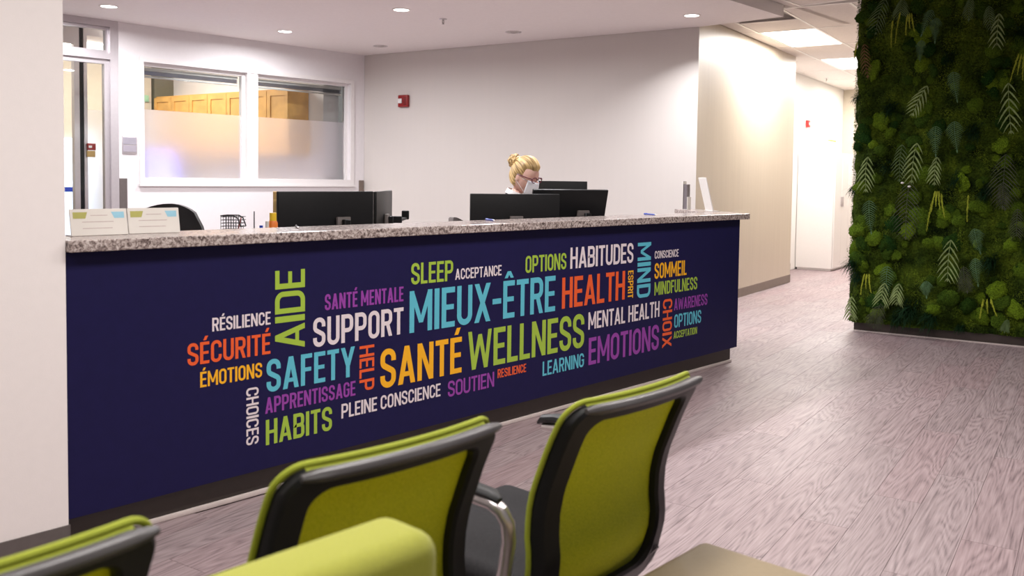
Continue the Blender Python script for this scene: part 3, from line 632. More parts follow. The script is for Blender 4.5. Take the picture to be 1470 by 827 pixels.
# vertical words: (text, colour, u0, u1, z_start, z_end, direction)
for t_, c_, u0, u1, za, zb, cw in (('AIDE', 'g', .787, .929, .591, .917, 0), ('HELP', 'o', 1.214, 1.296, .555, .354, 1), ('CHOICES', 'w', .656, .711, .459, .23, 1), ('MIND', 'b', 3.333, 3.477, .92, .579, 1), ('CHOIX', 'o', 3.624, 3.732, .545, .233, 1), ('ESPRIT', 'y', 3.236, 3.291, .755, .587, 1)):
    b = word_mesh(t_, abs(za - zb), u1 - u0)
    if cw: b.v = [(u0 + y, -.0556 - (i // 4 % 40) * 2e-5, za - x) for i, (x, y, _) in enumerate(b.v)]
    else: b.v = [(u1 - y, -.0556 - (i // 4 % 40) * 2e-5, za + x) for i, (x, y, _) in enumerate(b.v)]
    tag(mkobj('printed_word', b, M['ink_' + c_], fp, False, fix=False), 'upright %s word %s' % (cname[c_], t_))
# counter things
def counter_sign(label, x, y, w_, h_, rz):
    t = thing('counter_sign', label, 'sign', (x, y, 1.0752), rz, 'counter notices at the left end')
    Mx = Matrix.Rotation(R(-12), 4, 'X')
    mkobj('card', MB().rbox(-w_ / 2, w_ / 2, -.003, .003, 0, h_, .001, 1).xf(Mx), M['paper'], t)
    mkobj('foot', MB().rbox(-w_ / 2, w_ / 2, -.002, .05, 0, .003, .001, 1), M['glass_lens'], t)
    c = M['ink_g']; y0 = -.0034
    def pl(pts): return MB().add([(px, y0, pz) for px, pz in pts], [tuple(range(len(pts)))]).xf(Mx)
    mkobj('header_shape', pl([(-w_ * .45, h_ * .88), (-w_ * .20, h_ * .88), (-w_ * .24, h_ * .64), (-w_ * .45, h_ * .64)]), M['ink_olive'], t, False, fix=False)
    mkobj('header_shape', pl([(w_ * .22, h_ * .88), (w_ * .45, h_ * .88), (w_ * .45, h_ * .64), (w_ * .27, h_ * .64)]), M['ink_sky'], t, False, fix=False)
    for k, (a, e_) in enumerate(((-.15, .15), (-.30, .25), (-.30, .22))):
        b = MB(); z = h_ * (.74 - .24 * k); b.add([(a * w_, y0, z), (e_ * w_, y0, z), (e_ * w_, y0, z + .0022), (a * w_, y0, z + .0022)], [(0, 1, 2, 3)])
        b.xf(Mx); mkobj('text_line', b, M['ink_grey'], t, False, fix=False)
M['ink_olive'] = mat('ink_olive', lin(176, 172, 92), .5); M['ink_sky'] = mat('ink_sky', lin(150, 200, 220), .5); M['ink_grey'] = mat('ink_grey', lin(190, 170, 168), .6)
counter_sign('white notice card with green and blue corners, beside the left wall', .165, .115, .205, .098, R(0))
counter_sign('white notice card with green and blue corners, in front of the black office chair', .375, .125, .195, .098, R(-5))
def pen(label, x0, y0, x1, y1, m_, clip=True):
    dx, dy = x1 - x0, y1 - y0; l_ = math.hypot(dx, dy); t = thing('pen', label, 'pen', (x0, y0, 1.0752 + .0055), math.atan2(dy, dx))
    mkobj('barrel', MB().tube([(.012, 0, 0), (l_ - .01, 0, 0)], .005, 10), m_, t); mkobj('tip', MB().tube([(0, 0, 0), (.012, 0, 0)], [.001, .005], 10), M['chrome'], t)
    mkobj('clip', MB().rbox(l_ - .045, l_ - .008, -.0015, .0015, .0045, .0065, .0005, 1), m_, t)
pen('blue pen on the counter in front of the seated woman', 2.20, .075, 2.26, .20, M['pen']); pen('blue pen near the right end of the counter', 3.70, .06, 3.76, .20, M['pen'])
pen('dark pen lying before the left monitor', .98, .07, 1.05, .19, M['black'])
t = thing('sign_holder', 'slanted white sign holder near the right end of the counter', 'sign', (4.86, .345, 1.0752), R(46))
Mx = Matrix.Rotation(R(-14), 4, 'X')
mkobj('panel', MB().rbox(-.105, .105, -.004, .004, 0, .262, .002, 1).xf(Mx), M['white'], t); mkobj('foot', MB().rbox(-.105, .105, -.045, .012, 0, .004, .001, 1), M['white'], t)
t = thing('brochure_holder', 'upright white and grey leaflet holder behind the slanted sign', 'holder', (5.02, .645, 1.0752), R(18))
mkobj('back', MB().rbox(-.055, .055, .02, .026, 0, .225, .001, 1), M['white'], t); mkobj('leaflets', MB().box(-.05, .05, -.01, .018, .004, .20), mat('leaflet_grey', (.22, .19, .21), .6), t, False); mkobj('pocket', MB().rbox(-.055, .055, -.018, -.012, 0, .1, .001, 1).box(-.055, .055, -.012, .02, 0, .004), M['white'], t)
# ------------------------------------------------------------------ work desks behind the counter
wd = thing('work_desk', 'long grey work surface behind the counter', 'desk', (0, 0, 0))
mkobj('top', MB().rbox(.3, 4.42, .13, .95, .71, .74, .003, 1), M['desk'], wd)
for x in (.34, 1.2, 2.6, 4.36): mkobj('leg', MB().box(x, x + .03, .18, .92, 0, .71), M['desk'], wd, False)
wd = thing('side_desk', 'short grey desk wing under the turned monitor', 'desk', (0, 0, 0)); mkobj('top', MB().rbox(1.95, 2.6, .96, 1.9, .71, .74, .003, 1), M['desk'], wd); mkobj('leg', MB().box(2.0, 2.55, 1.84, 1.87, 0, .71), M['desk'], wd, False); mkobj('leg', MB().box(2.0, 2.55, 1.0, 1.03, 0, .71), M['desk'], wd, False)
wd = thing('side_desk', 'short grey desk wing beside the seated woman', 'desk', (0, 0, 0)); mkobj('top', MB().rbox(3.82, 4.42, .96, 1.8, .71, .74, .003, 1), M['desk'], wd); mkobj('leg', MB().box(3.86, 4.38, 1.74, 1.77, 0, .71), M['desk'], wd, False); mkobj('leg', MB().box(3.86, 4.38, 1.0, 1.03, 0, .71), M['desk'], wd, False)
def monitor(label, pl, pr, zt, h=.345, tilt=0, plate=0.0, arm=False):
    cx, cy = (pl[0] + pr[0]) / 2, (pl[1] + pr[1]) / 2; w_ = math.hypot(pr[0] - pl[0], pr[1] - pl[1]); a = math.atan2(pr[1] - pl[1], pr[0] - pl[0])
    t = thing('monitor', label, 'monitor', (cx, cy, .7402), a, 'black computer monitors behind the counter'); z1 = zt - .7402; z0 = z1 - h
    Mx = Matrix.Translation((0, 0, z1)) @ Matrix.Rotation(R(tilt), 4, 'X') @ Matrix.Translation((0, 0, -z1))
    mkobj('housing', MB().rbox(-w_ / 2, w_ / 2, -.008, .012, z0, z1, .004, 2).xf(Mx), M['black'], t)
    mkobj('screen', MB().box(-w_ / 2 + .01, w_ / 2 - .01, .0122, .0128, z0 + .015, z1 - .01).xf(Mx), M['screen_off'], t, False)
    mkobj('mount_plate', MB().rbox(plate - .043, plate + .043, -.03, -.012, z1 - .225, z1 - .137, .004, 2).lathe([(.001, 0), (.02, 0), (.02, .003), (.015, .003), (.015, .001), (.001, .001)], n=16, M=Matrix.Translation((plate, -.03, z1 - .18)) @ Matrix.Rotation(R(90), 4, 'X')).xf(Mx), M['plate'], t)
    mkobj('stand_neck', MB().rbox(plate - .02, plate + .02, -.062, -.031, .01, z1 - .15, .004, 1), M['black'], t)
    mkobj('stand_base', MB().rbox(plate - .11, plate + .11, -.13, .07, 0, .012, .005, 1), M['black'], t)
    if arm: mkobj('arm', MB().rbox(.0, .27, -.11, -.085, z1 - .18, z1 - .165, .003, 1).rbox(.245, .27, -.12, -.075, z1 - .18, z1 - .125, .004, 1).rbox(-.01, .02, -.11, -.06, z1 - .19, z1 - .15, .003, 1), M['black'], t)
    return t
M['screen_off'] = mat('screen_dark', (.01, .01, .012), .12); M['plate'] = mat('mount_grey', (.16, .14, .135), .5)
monitor('wide black monitor facing away, at the left desk', (1.317, .75), (1.926, .75), 1.222, plate=.09)
monitor('black monitor turned nearly edge-on, right of the left wide one', (1.985, .80), (2.43, 1.20), 1.219, arm=True)
monitor('black monitor in front of the seated woman', (2.641, .704), (3.156, .425), 1.208, plate=.0)
monitor('black monitor turned and tilted, right of the woman', (3.10, .60), (3.575, .356), 1.236, tilt=17, plate=.1)
monitor('black monitor farthest back, behind the woman\'s face', (3.85, 1.33), (4.157, .984), 1.289, h=.36)
# desk riser with small things
t = thing('desk_riser', 'white desk riser holding the wire basket and bottles', 'shelf', (1.06, .56, .7402), 0); mkobj('shelf_top', MB().rbox(-.18, .19, -.12, .12, .19, .208, .003, 1), M['white'], t); mkobj('side', MB().box(-.18, -.165, -.12, .12, 0, .19), M['white'], t, False); mkobj('side', MB().box(.175, .19, -.12, .12, 0, .19), M['white'], t, False)
ZR = .7402 + .2082
t = thing('wire_organizer', 'black wire mesh desk organizer behind the counter', 'organizer', (.975, .585, ZR), R(-47.4))
b = MB(); w_, d_, h_ = .046, .040, .165
for z in [i * .0145 for i in range(1, 12)]:
    b.tube([(-w_, -d_, z), (w_, -d_, z), (w_, d_, z), (-w_, d_, z)], .0012, 4, closed=True)
for i in range(9):
    x = -w_ + 2 * w_ * i / 8; hh = h_ * (1 if i < 6 else .85 - .12 * (i - 6)); b.tube([(x, -d_, 0), (x, -d_, hh)], .0012, 4); b.tube([(x, d_, 0), (x, d_, hh)], .0012, 4)
mkobj('wire_mesh', b, M['black'], t); mkobj('rim', MB().tube([(-w_, -d_, h_), (w_ * .3, -d_, h_), (w_ * .7, -d_, h_ * .93), (w_, -d_, h_ * .7), (w_, d_, h_ * .7), (w_ * .7, d_, h_ * .93), (w_ * .3, d_, h_), (-w_, d_, h_)], .003, 6, closed=True), M['black'], t); mkobj('bottom', MB().box(-w_, w_, -d_, d_, 0, .003).box(-w_ + .004, w_ - .004, -d_ + .004, d_ - .004, .003, .07), M['blackm'], t, False)
def stick(name, label, cat, x, y, z, h_, r_, m_, lean=0):
    o = mkobj(name, MB().tube([(0, 0, 0), (lean, lean * .3, h_)], [r_, r_ * .7], 8), m_); o.location = (x, y, z); return tag(o, label, cat)
stick('pencil', 'dark red pencil leaning out of the wire organizer', 'pencil', .985, .575, ZR + .072, .085, .004, mat('pencil_red', (.25, .03, .03), .4), .03)
stick('antenna_pen', 'thin upright dark pen right of the wire organizer', 'pen', 1.05, .53, ZR, .185, .0035, M['black'])
t = thing('stapler', 'low dark stapler right of the wire organizer', 'stapler', (1.075, .515, ZR), R(-30)); mkobj('stapler_base', MB().rbox(-.05, .05, -.014, .014, 0, .02, .004, 2), M['black'], t); mkobj('stapler_arm', MB().rbox(-.05, .045, -.012, .012, 0, .022, .006, 2).xf(Matrix.Translation((0, 0, .025)) @ Matrix.Rotation(R(-22), 4, 'Y')), mat('maroon', (.10, .02, .03), .4), t)
def bottle(label, x, y, z, r_, h_, m1, m2):
    t = thing('bottle', label, 'bottle', (x, y, z)); mkobj('body', MB().lathe([(.001, 0), (r_, 0), (r_, h_ * .72), (r_ * .8, h_ * .78), (.001, h_ * .78)], n=20), m1, t); mkobj('cap', MB().lathe([(.001, h_ * .781), (r_ * .75, h_ * .781), (r_ * .75, h_), (.001, h_)], n=20), m2, t)
bottle('small blue bottle near the stapler', 1.115, .575, ZR, .011, .115, M['pen'], M['pen'])
bottle('orange and yellow glue bottle beside the left monitor', 1.17, .56, ZR, .022, .175, M['orange'], M['yellow']); bottle('small orange jar beside the blue bottle', 1.142, .565, ZR, .012, .135, M['orange'], M['paper'])
t = thing('binder', 'tan file binder standing just left of the wide monitor', 'binder', (1.372, .82, .7402), R(-32.3)); mkobj('cover', MB().rbox(-.030, .0, -.0, .20, 0, .478, .002, 1), M['tan'], t); mkobj('spine_label', MB().box(-.028, -.007, -.0008, -.0002, .36, .44), mat('label_yellow', (.7, .5, .2), .6), t, False)
# ------------------------------------------------------------------ office chairs
def office_chair(label, x, y, rz, wB, ztop, m_, sz=.51):
    t = thing('office_chair', label, 'chair', (x, y, 0), rz, 'office chairs behind the counter')
    bk = MB(); z0 = .58
    def fn(i, j):
        a = (i - .5) * 2; z = z0 + (ztop - z0) * j; ww_ = wB / 2 * (.86 + .14 * math.sin(j * math.pi)) * (1 if j < .8 else 1 - (j - .8) * .9)
        return Vector((a * ww_, -.20 - .07 * j + .05 * a * a, z - .05 * (a * a) * j))
    bk.grid(fn, 10, 12); n0 = len(bk.v); 
    bk.add([Vector(p) + Vector((0, -.035, 0)) for p in bk.v[:n0]], [f[::-1] for f in bk.f])
    ring = [i for i in range(11)] + [j * 11 + 10 for j in range(1, 13)] + [12 * 11 + i for i in range(9, -1, -1)] + [j * 11 for j in range(11, 0, -1)]
    bk.f += [(ring[i], ring[(i + 1) % len(ring)], ring[(i + 1) % len(ring)] + n0, ring[i] + n0) for i in range(len(ring))]
    mkobj('backrest', bk, m_, t)
    mkobj('seat', MB().rbox(-.24, .24, -.2, .26, sz - .08, sz, .035, 4), m_, t)
    mkobj('back_bar', MB().tube([(0, -.05, .42), (0, -.26, .44), (0, -.28, .75)], .02, 8), M['black'], t)
    for s in (-1, 1):
        ar = mkobj('armrest', MB().rbox(s * .27 - .03, s * .27 + .03, -.14, .12, .675, .70, .01, 3), M['black'], t); mkobj('arm_post', MB().tube([(s * .27, .0, .675), (s * .29, .0, .55), (s * .2, 0, .43)], .012, 8), M['chrome'], ar)
    bs = mkobj('base', MB().tube([(0, 0, .10), (0, 0, .43)], .025, 12), M['black'], t)
    for k in range(5):
        a = 2 * math.pi * k / 5; mkobj('base_arm', MB().tube([(0, 0, .11), (.29 * math.cos(a), .29 * math.sin(a), .065)], [.022, .014], 8), M['black'], bs)
        mkobj('caster', MB().lathe([(.001, -.012), (.03, -.012), (.03, .012), (.001, .012)], n=16, M=Matrix.Translation((.29 * math.cos(a), .29 * math.sin(a), .03)) @ Matrix.Rotation(a, 4, 'Z') @ Matrix.Rotation(R(90), 4, 'X')), M['black'], bs)
    return t
ch1 = office_chair('black office chair with rounded back, behind the left notices', 1.15, 1.82, R(128), .50, 1.125, M['blackm'])
ch2 = office_chair('dark office chair the masked woman sits on', 3.385, 1.245, R(-152), .42, 1.02, mat('brown_fabric', (.06, .045, .042), .8), .425)
# ------------------------------------------------------------------ seated woman
def skin_mesh(verts, edges, radii, root=0, sub=1):
    me = bpy.data.meshes.new('sk'); me.from_pydata(verts, edges, []); o = bpy.data.objects.new('sk', me); COL.objects.link(o)
    o.modifiers.new('s', 'SKIN')
    for i, r_ in enumerate(radii): me.skin_vertices[0].data[i].radius = r_ if isinstance(r_, tuple) else (r_, r_); me.skin_vertices[0].data[i].use_root = (i == root)
    sb = o.modifiers.new('u', 'SUBSURF'); sb.levels = sub; sb.render_levels = sub
    bpy.context.view_layer.update(); dg = bpy.context.evaluated_depsgraph_get()
    out = bpy.data.meshes.new_from_object(o.evaluated_get(dg)); bpy.data.objects.remove(o); return out
def to_mb(me): return MB().add([v.co.copy() for v in me.vertices], [tuple(p.vertices) for p in me.polygons])
def remesh(mb, vox, name, sm=4):
    me = mb.mesh(name); o = bpy.data.objects.new(name, me); COL.objects.link(o); r_ = o.modifiers.new('r', 'REMESH'); r_.mode = 'VOXEL'; r_.voxel_size = vox
    if sm: s_ = o.modifiers.new('m', 'SMOOTH'); s_.factor = .5; s_.iterations = sm
    bpy.context.view_layer.update(); dg = bpy.context.evaluated_depsgraph_get(); out = bpy.data.meshes.new_from_object(o.evaluated_get(dg)); bpy.data.objects.remove(o); return out
skin_m = mat('skin', (.72, .43, .35), .5, var=.06, scale=40); skin_m.node_tree.nodes['Principled BSDF'].inputs['Subsurface Weight'].default_value = .15
HC = Vector((0, .13, 1.325)); HR = Matrix.Translation(HC) @ Matrix.Rotation(R(-20), 4, 'Z') @ Matrix.Rotation(R(-22), 4, 'X')       # head frame: +y face, +z crown
def head_pt(d, hair=0):
    x, y, z = d; ax, ay, az = .082, .104, .124
    p = Vector((x * ax, y * ay, z * az))
    if y > 0 and z < .1: p.x *= 1 - .22 * y * min(1, (.1 - z)); 
    if z < -.3 and y < 0: p.y *= 1 - .35 * (-z - .3)
    if y > .2 and z < -.2: p.y += .012 * (-z)
    if hair == 0:
        p.y += .034 * math.exp(-((x / .13) ** 2) - ((z + .14) / .17) ** 2) * max(0, y)       # nose
        p.y -= .010 * (math.exp(-(((abs(x) - .38) / .16) ** 2) - ((z - .08) / .11) ** 2)) * max(0, y)  # eye sockets
        p.y += .008 * math.exp(-((x / .3) ** 2) - ((z + .47) / .07) ** 2) * max(0, y) + .006 * math.exp(-((x / .3) ** 2) - ((z + .6) / .06) ** 2) * max(0, y)
        p.y += .012 * math.exp(-((x / .3) ** 2) - ((z + .86) / .15) ** 2) * max(0, y)
    return p
def sphere_mb(fn, nu=36, nv=24):
    b = MB()
    vs = [(0, 0, 1)] + [(math.sin(math.pi * j / nv) * math.cos(2 * math.pi * i / nu), math.sin(math.pi * j / nv) * math.sin(2 * math.pi * i / nu), math.cos(math.pi * j / nv)) for j in range(1, nv) for i in range(nu)] + [(0, 0, -1)]
    fs = [(0, 1 + i, 1 + (i + 1) % nu) for i in range(nu)]
    for j in range(nv - 2):
        for i in range(nu): a = 1 + j * nu; fs.append((a + i, a + nu + i, a + nu + (i + 1) % nu, a + (i + 1) % nu))
    a = 1 + (nv - 2) * nu; fs += [(a + i, len(vs) - 1, a + (i + 1) % nu) for i in range(nu)]
    return b.add([fn(v) for v in vs], fs)
V_ = []; E_ = []; RD = []
def jt(p, r_, par=None):
    V_.append(Vector(p)); RD.append(r_)
    if par is not None: E_.append((par, len(V_) - 1))
    return len(V_) - 1
pel = jt((0, -.02, .56), (.15, .12)); wa = jt((0, -.02, .72), (.125, .10), pel); chs = jt((0, 0, .92), (.145, .11), wa); sh = jt((0, .01, 1.06), (.10, .08), chs); nk = jt((0, .045, 1.15), (.052, .052), sh); n2_ = jt((0, .085, 1.24), (.05, .055), nk)
hands = []
for s in (-1, 1):
    a = jt((s * .16, .01, 1.05), .055, sh); e_ = jt((s * .21, .06, .82), .044, a); wr = jt((s * .14, .30, .785), .028, e_); pm = jt((s * .125, .36, .795), (.036, .018), wr)
    hands.append((s, pm))
    for k, (dx, ln_) in enumerate(((-.027, .062), (-.009, .072), (.009, .068), (.026, .052))):
        f0 = jt((s * .125 + dx, .395, .797), .0095, pm); f1 = jt((s * .125 + dx * 1.15, .395 + ln_ * .55, .797), .0085, f0); jt((s * .125 + dx * 1.15, .395 + ln_, .78), .007, f1)
    t0_ = jt((s * .125 - s * .036, .355, .787), .010, pm); jt((s * .125 - s * .052, .385, .777), .008, t0_)
    h_ = jt((s * .09, .06, .55), .085, pel); kn = jt((s * .13, .40, .54), .06, h_); an = jt((s * .13, .42, .10), .037, kn); ft = jt((s * .13, .46, .045), .035, an); jt((s * .13, .58, .03), .03, ft)
body = to_mb(skin_mesh(V_, E_, RD, pel, 1))
hd = sphere_mb(head_pt); hd.xf(HR); body.add(hd.v, hd.f)
for s in (-1, 1):
    er = sphere_mb(lambda d: Vector((s * .078 + d[0] * .009, -.002 + d[1] * .019, -.012 + d[2] * .032)), 14, 10); er.xf(HR); body.add(er.v, er.f)
wm = thing('person', 'seated woman with blonde bun, dark-rimmed glasses and white face mask behind monitors', 'person', (3.443, 1.147, 0), R(-152))
mkobj('body', remesh(body, .0048, 'body', 3), skin_m, wm)
def hairm():
    mt, nt, b = new_mat('blonde_hair'); L = nt.links.new
    at = N(nt, 'ShaderNodeAttribute', attribute_name='flow'); nz = N(nt, 'ShaderNodeTexNoise', i_Scale=1, i_Detail=3, i_Distortion=.3)
    rp = N(nt, 'ShaderNodeValToRGB'); rp.color_ramp.elements[0].position = .36; rp.color_ramp.elements[1].position = .62; rp.color_ramp.elements[0].color = (.20, .11, .035, 1); rp.color_ramp.elements[1].color = (.80, .56, .25, 1)
    L(at.outputs['Vector'], nz.inputs['Vector']); L(nz.outputs['Fac'], rp.inputs[0]); L(rp.outputs[0], b.inputs['Base Color']); b.inputs['Roughness'].default_value = .42
    bp = N(nt, 'ShaderNodeBump', i_Strength=.9, i_Distance=.004); L(nz.outputs['Fac'], bp.inputs['Height']); L(bp.outputs[0], b.inputs['Normal']); return mt
BUN = Vector((0, -.118, .062))
def flow(o, mode=0):
    inv = HR.inverted(); ax = BUN.normalized(); e1 = Vector((1, 0, 0)); e2 = ax.cross(e1)
    at = o.data.attributes.new('flow', 'FLOAT_VECTOR', 'POINT')
    for i, v in enumerate(o.data.vertices):
        p = inv @ v.co
        if mode: d = p - BUN; at.data[i].vector = (math.atan2(d.z, d.x) * 1.2 + d.y * 60, d.length * 160, 3)
        else: th = math.atan2(p.dot(e2), p.dot(e1)); at.data[i].vector = (math.cos(th) * 9, math.sin(th) * 9, (p - BUN).length * 9)
M['hair'] = hairm()
def hair_pt(d):
    x, y, z = d; p = head_pt(d, 1) ; face = max(0, min(1, (y - .12) / .25)) * max(0, min(1, (.66 - z) / .16)) ; side = max(0, min(1, (y + .22) / .2)) * max(0, min(1, (.18 - z) / .15)); low = max(0, min(1, (-.55 - z) / .2))
    k = 1.13 + .02 * math.sin(14 * x + 5 * z) - .22 * max(face, side, low)
    if z > .3: k += .05 * z
    return p * k
hr_ = sphere_mb(hair_pt, 60, 40).xf(HR); ho = mkobj('hair', hr_, M['hair'], wm); flow(ho)
def bun_pt(d):
    n_ = noise.noise(Vector(d) * 2.2) * .22 + .08 * math.sin(9 * math.atan2(d[1], d[0]) + 5 * d[2]); k = 1 + n_
    return Vector((d[0] * .050 * k, BUN.y + d[1] * .048 * k, BUN.z + d[2] * .048 * k))
hb = tag(mkobj('hair_bun', sphere_mb(bun_pt, 40, 26).xf(HR), M['hair'], wm), 'twisted bun high on the back of the head'); flow(hb, 1)
for q in range(7):
    a0 = q * .9; pts = [(.048 * math.cos(a0 + k * .5) * (1 - .03 * k), BUN.y - .018 + .006 * k + .004 * q, BUN.z + .048 * math.sin(a0 + k * .5) * (1 - .03 * k)) for k in range(8)]
    mkobj('hair_strand', MB().tube(pts, [.004, .009, .011, .012, .011, .010, .008, .003], 6).xf(HR), M['hair'], ho); flow(ALL()[-1], 1)
# face mask, glasses
mk = MB()
def mask(i, j):
    a = (i - .5) * 2 * 1.05; z = -.005 - .098 * j; y = .100 + .034 * math.exp(-(a / .45) ** 2) * (1 - abs(j - .35) * .9)
    return Vector((math.sin(a) * .071, y * (math.cos(a) * .62 + .38) + .006, z))
mk.grid(mask, 16, 8).xf(HR); mo = mkobj('face_mask', mk, mat('mask_white', (.85, .85, .9), .7), wm, fix=False); so = mo.modifiers.new('s', 'SOLIDIFY'); so.thickness = .002
for s in (-1, 1): mkobj('ear_loop', MB().tube([(s * .062, .072, -.01), (s * .075, .035, -.008), (s * .083, -.012, .0)], .0014, 6).xf(HR).add([], []), M['trim_white'], mo); mkobj('ear_loop', MB().tube([(s * .062, .07, -.09), (s * .074, .03, -.06), (s * .083, -.018, -.03)], .0014, 6).xf(HR), M['trim_white'], mo)
gm = mat('glasses_maroon', (.12, .012, .035), .25); gl = MB()
for s in (-1, 1):
    gl.tube([(s * .034 + .026 * math.cos(a) * 1.05, .112 - .006 * abs(math.cos(a)), .008 + .019 * math.sin(a)) for a in [2 * math.pi * k / 20 for k in range(20)]], .0034, 6, closed=True)
    gl.tube([(s * .059, .108, .014), (s * .079, .07, .012), (s * .086, -.01, .008)], .0032, 6)
gl.tube([(-.010, .114, .012), (0, .118, .015), (.010, .114, .012)], .002, 6); mkobj('glasses', gl.xf(HR), gm, wm)
# shirt and trousers follow the body
V2 = [(0, -.02, .58), (0, -.02, .72), (0, 0, .92), (0, .01, 1.07), (0, .04, 1.155), (0, .062, 1.205)]; E2 = [(0, 1), (1, 2), (2, 3), (3, 4), (4, 5)]; R2 = [(.168, .135), (.14, .115), (.162, .126), (.118, .095), (.088, .08), (.07, .07)]
for s in (-1, 1):
    b0 = len(V2); V2 += [(s * .165, .01, 1.055), (s * .21, .055, .87), (s * .18, .17, .80)]; E2 += [(3, b0), (b0, b0 + 1), (b0 + 1, b0 + 2)]; R2 += [.068, .058, .046]
mkobj('shirt', remesh(to_mb(skin_mesh(V2, E2, R2, 0, 1)), .009, 'shirt', 3), mat('shirt_dark', (.02, .02, .03), .8), wm)
mkobj('collar', MB().lathe([(.070, 0), (.064, .03), (.060, .034), (.060, .028), (.066, 0)], n=24, M=Matrix.Translation((0, .055, 1.185)) @ Matrix.Rotation(R(-22), 4, 'X')), M['trim_white'], wm)
V3 = [(0, -.02, .56)]; E3 = []; R3 = [(.172, .14)]
for s in (-1, 1):
    b0 = len(V3); V3 += [(s * .09, .08, .555), (s * .13, .405, .545), (s * .13, .425, .14)]; E3 += [(0, b0), (b0, b0 + 1), (b0 + 1, b0 + 2)]; R3 += [.10, .075, .055]
mkobj('trousers', remesh(to_mb(skin_mesh(V3, E3, R3, 0, 1)), .010, 'trousers', 3), mat('trousers_black', (.015, .015, .017), .85), wm)
for s in (-1, 1): mkobj('shoe', MB().rbox(s * .13 - .045, s * .13 + .045, .36, .63, .0, .075, .03, 4), M['black'], wm)
kb = thing('keyboard', 'black keyboard under the woman\'s hands', 'keyboard', (3.60, .80, .7402), R(28)); mkobj('tray', MB().rbox(-.2, .2, -.065, .065, 0, .015, .004, 1), M['black'], kb)
for r_ in range(4):
    for c in range(12): mkobj('key', MB().box(-.19 + c * .032, -.163 + c * .032, -.055 + r_ * .028, -.031 + r_ * .028, .0155, .019), M['graylip'], kb, False)
# ------------------------------------------------------------------ waiting chairs
PR = [(.33, .075), (.36, .052), (.42, .016), (.47, .004), (.50, -.004), (.54, -.006), (.58, -.001), (.63, -.003), (.68, -.014), (.735, -.036), (.77, -.050), (.80, -.064), (.83, -.080), (.85, -.090), (.875, -.102)]
def yp(z):
    if z <= PR[0][0]: return PR[0][1]
    for (a, b_), (c, d) in zip(PR, PR[1:]):
        if z <= c: f = (z - a) / (c - a); return b_ + (d - b_) * f
    return PR[-1][1]
def rrect(x0, x1, z0, z1, rb, rt_, n=8):
    out = []
    for cx, cz, r_, a0 in ((x1 - rb, z0 + rb, rb, -90), (x1 - rt_, z1 - rt_, rt_, 0), (x0 + rt_, z1 - rt_, rt_, 90), (x0 + rb, z0 + rb, rb, 180)):
        for k in range(n + 1): a = R(a0 + 90 * k / n); out.append((cx + r_ * math.cos(a), cz + r_ * math.sin(a)))
    return out
def subdiv(loop, m_=6):
    out = []
    for i in range(len(loop)):
        a, b_ = loop[i], loop[(i + 1) % len(loop)]; d = math.hypot(b_[0] - a[0], b_[1] - a[1]); k = max(1, int(d / .03))
        for q in range(k): out.append((a[0] + (b_[0] - a[0]) * q / k, a[1] + (b_[1] - a[1]) * q / k))
    return out
def bend(x, z, off=0): return yp(z) - .028 * (1 - (x / .2225) ** 2) * min(1, max(0, (z - .33) / .2)) + off
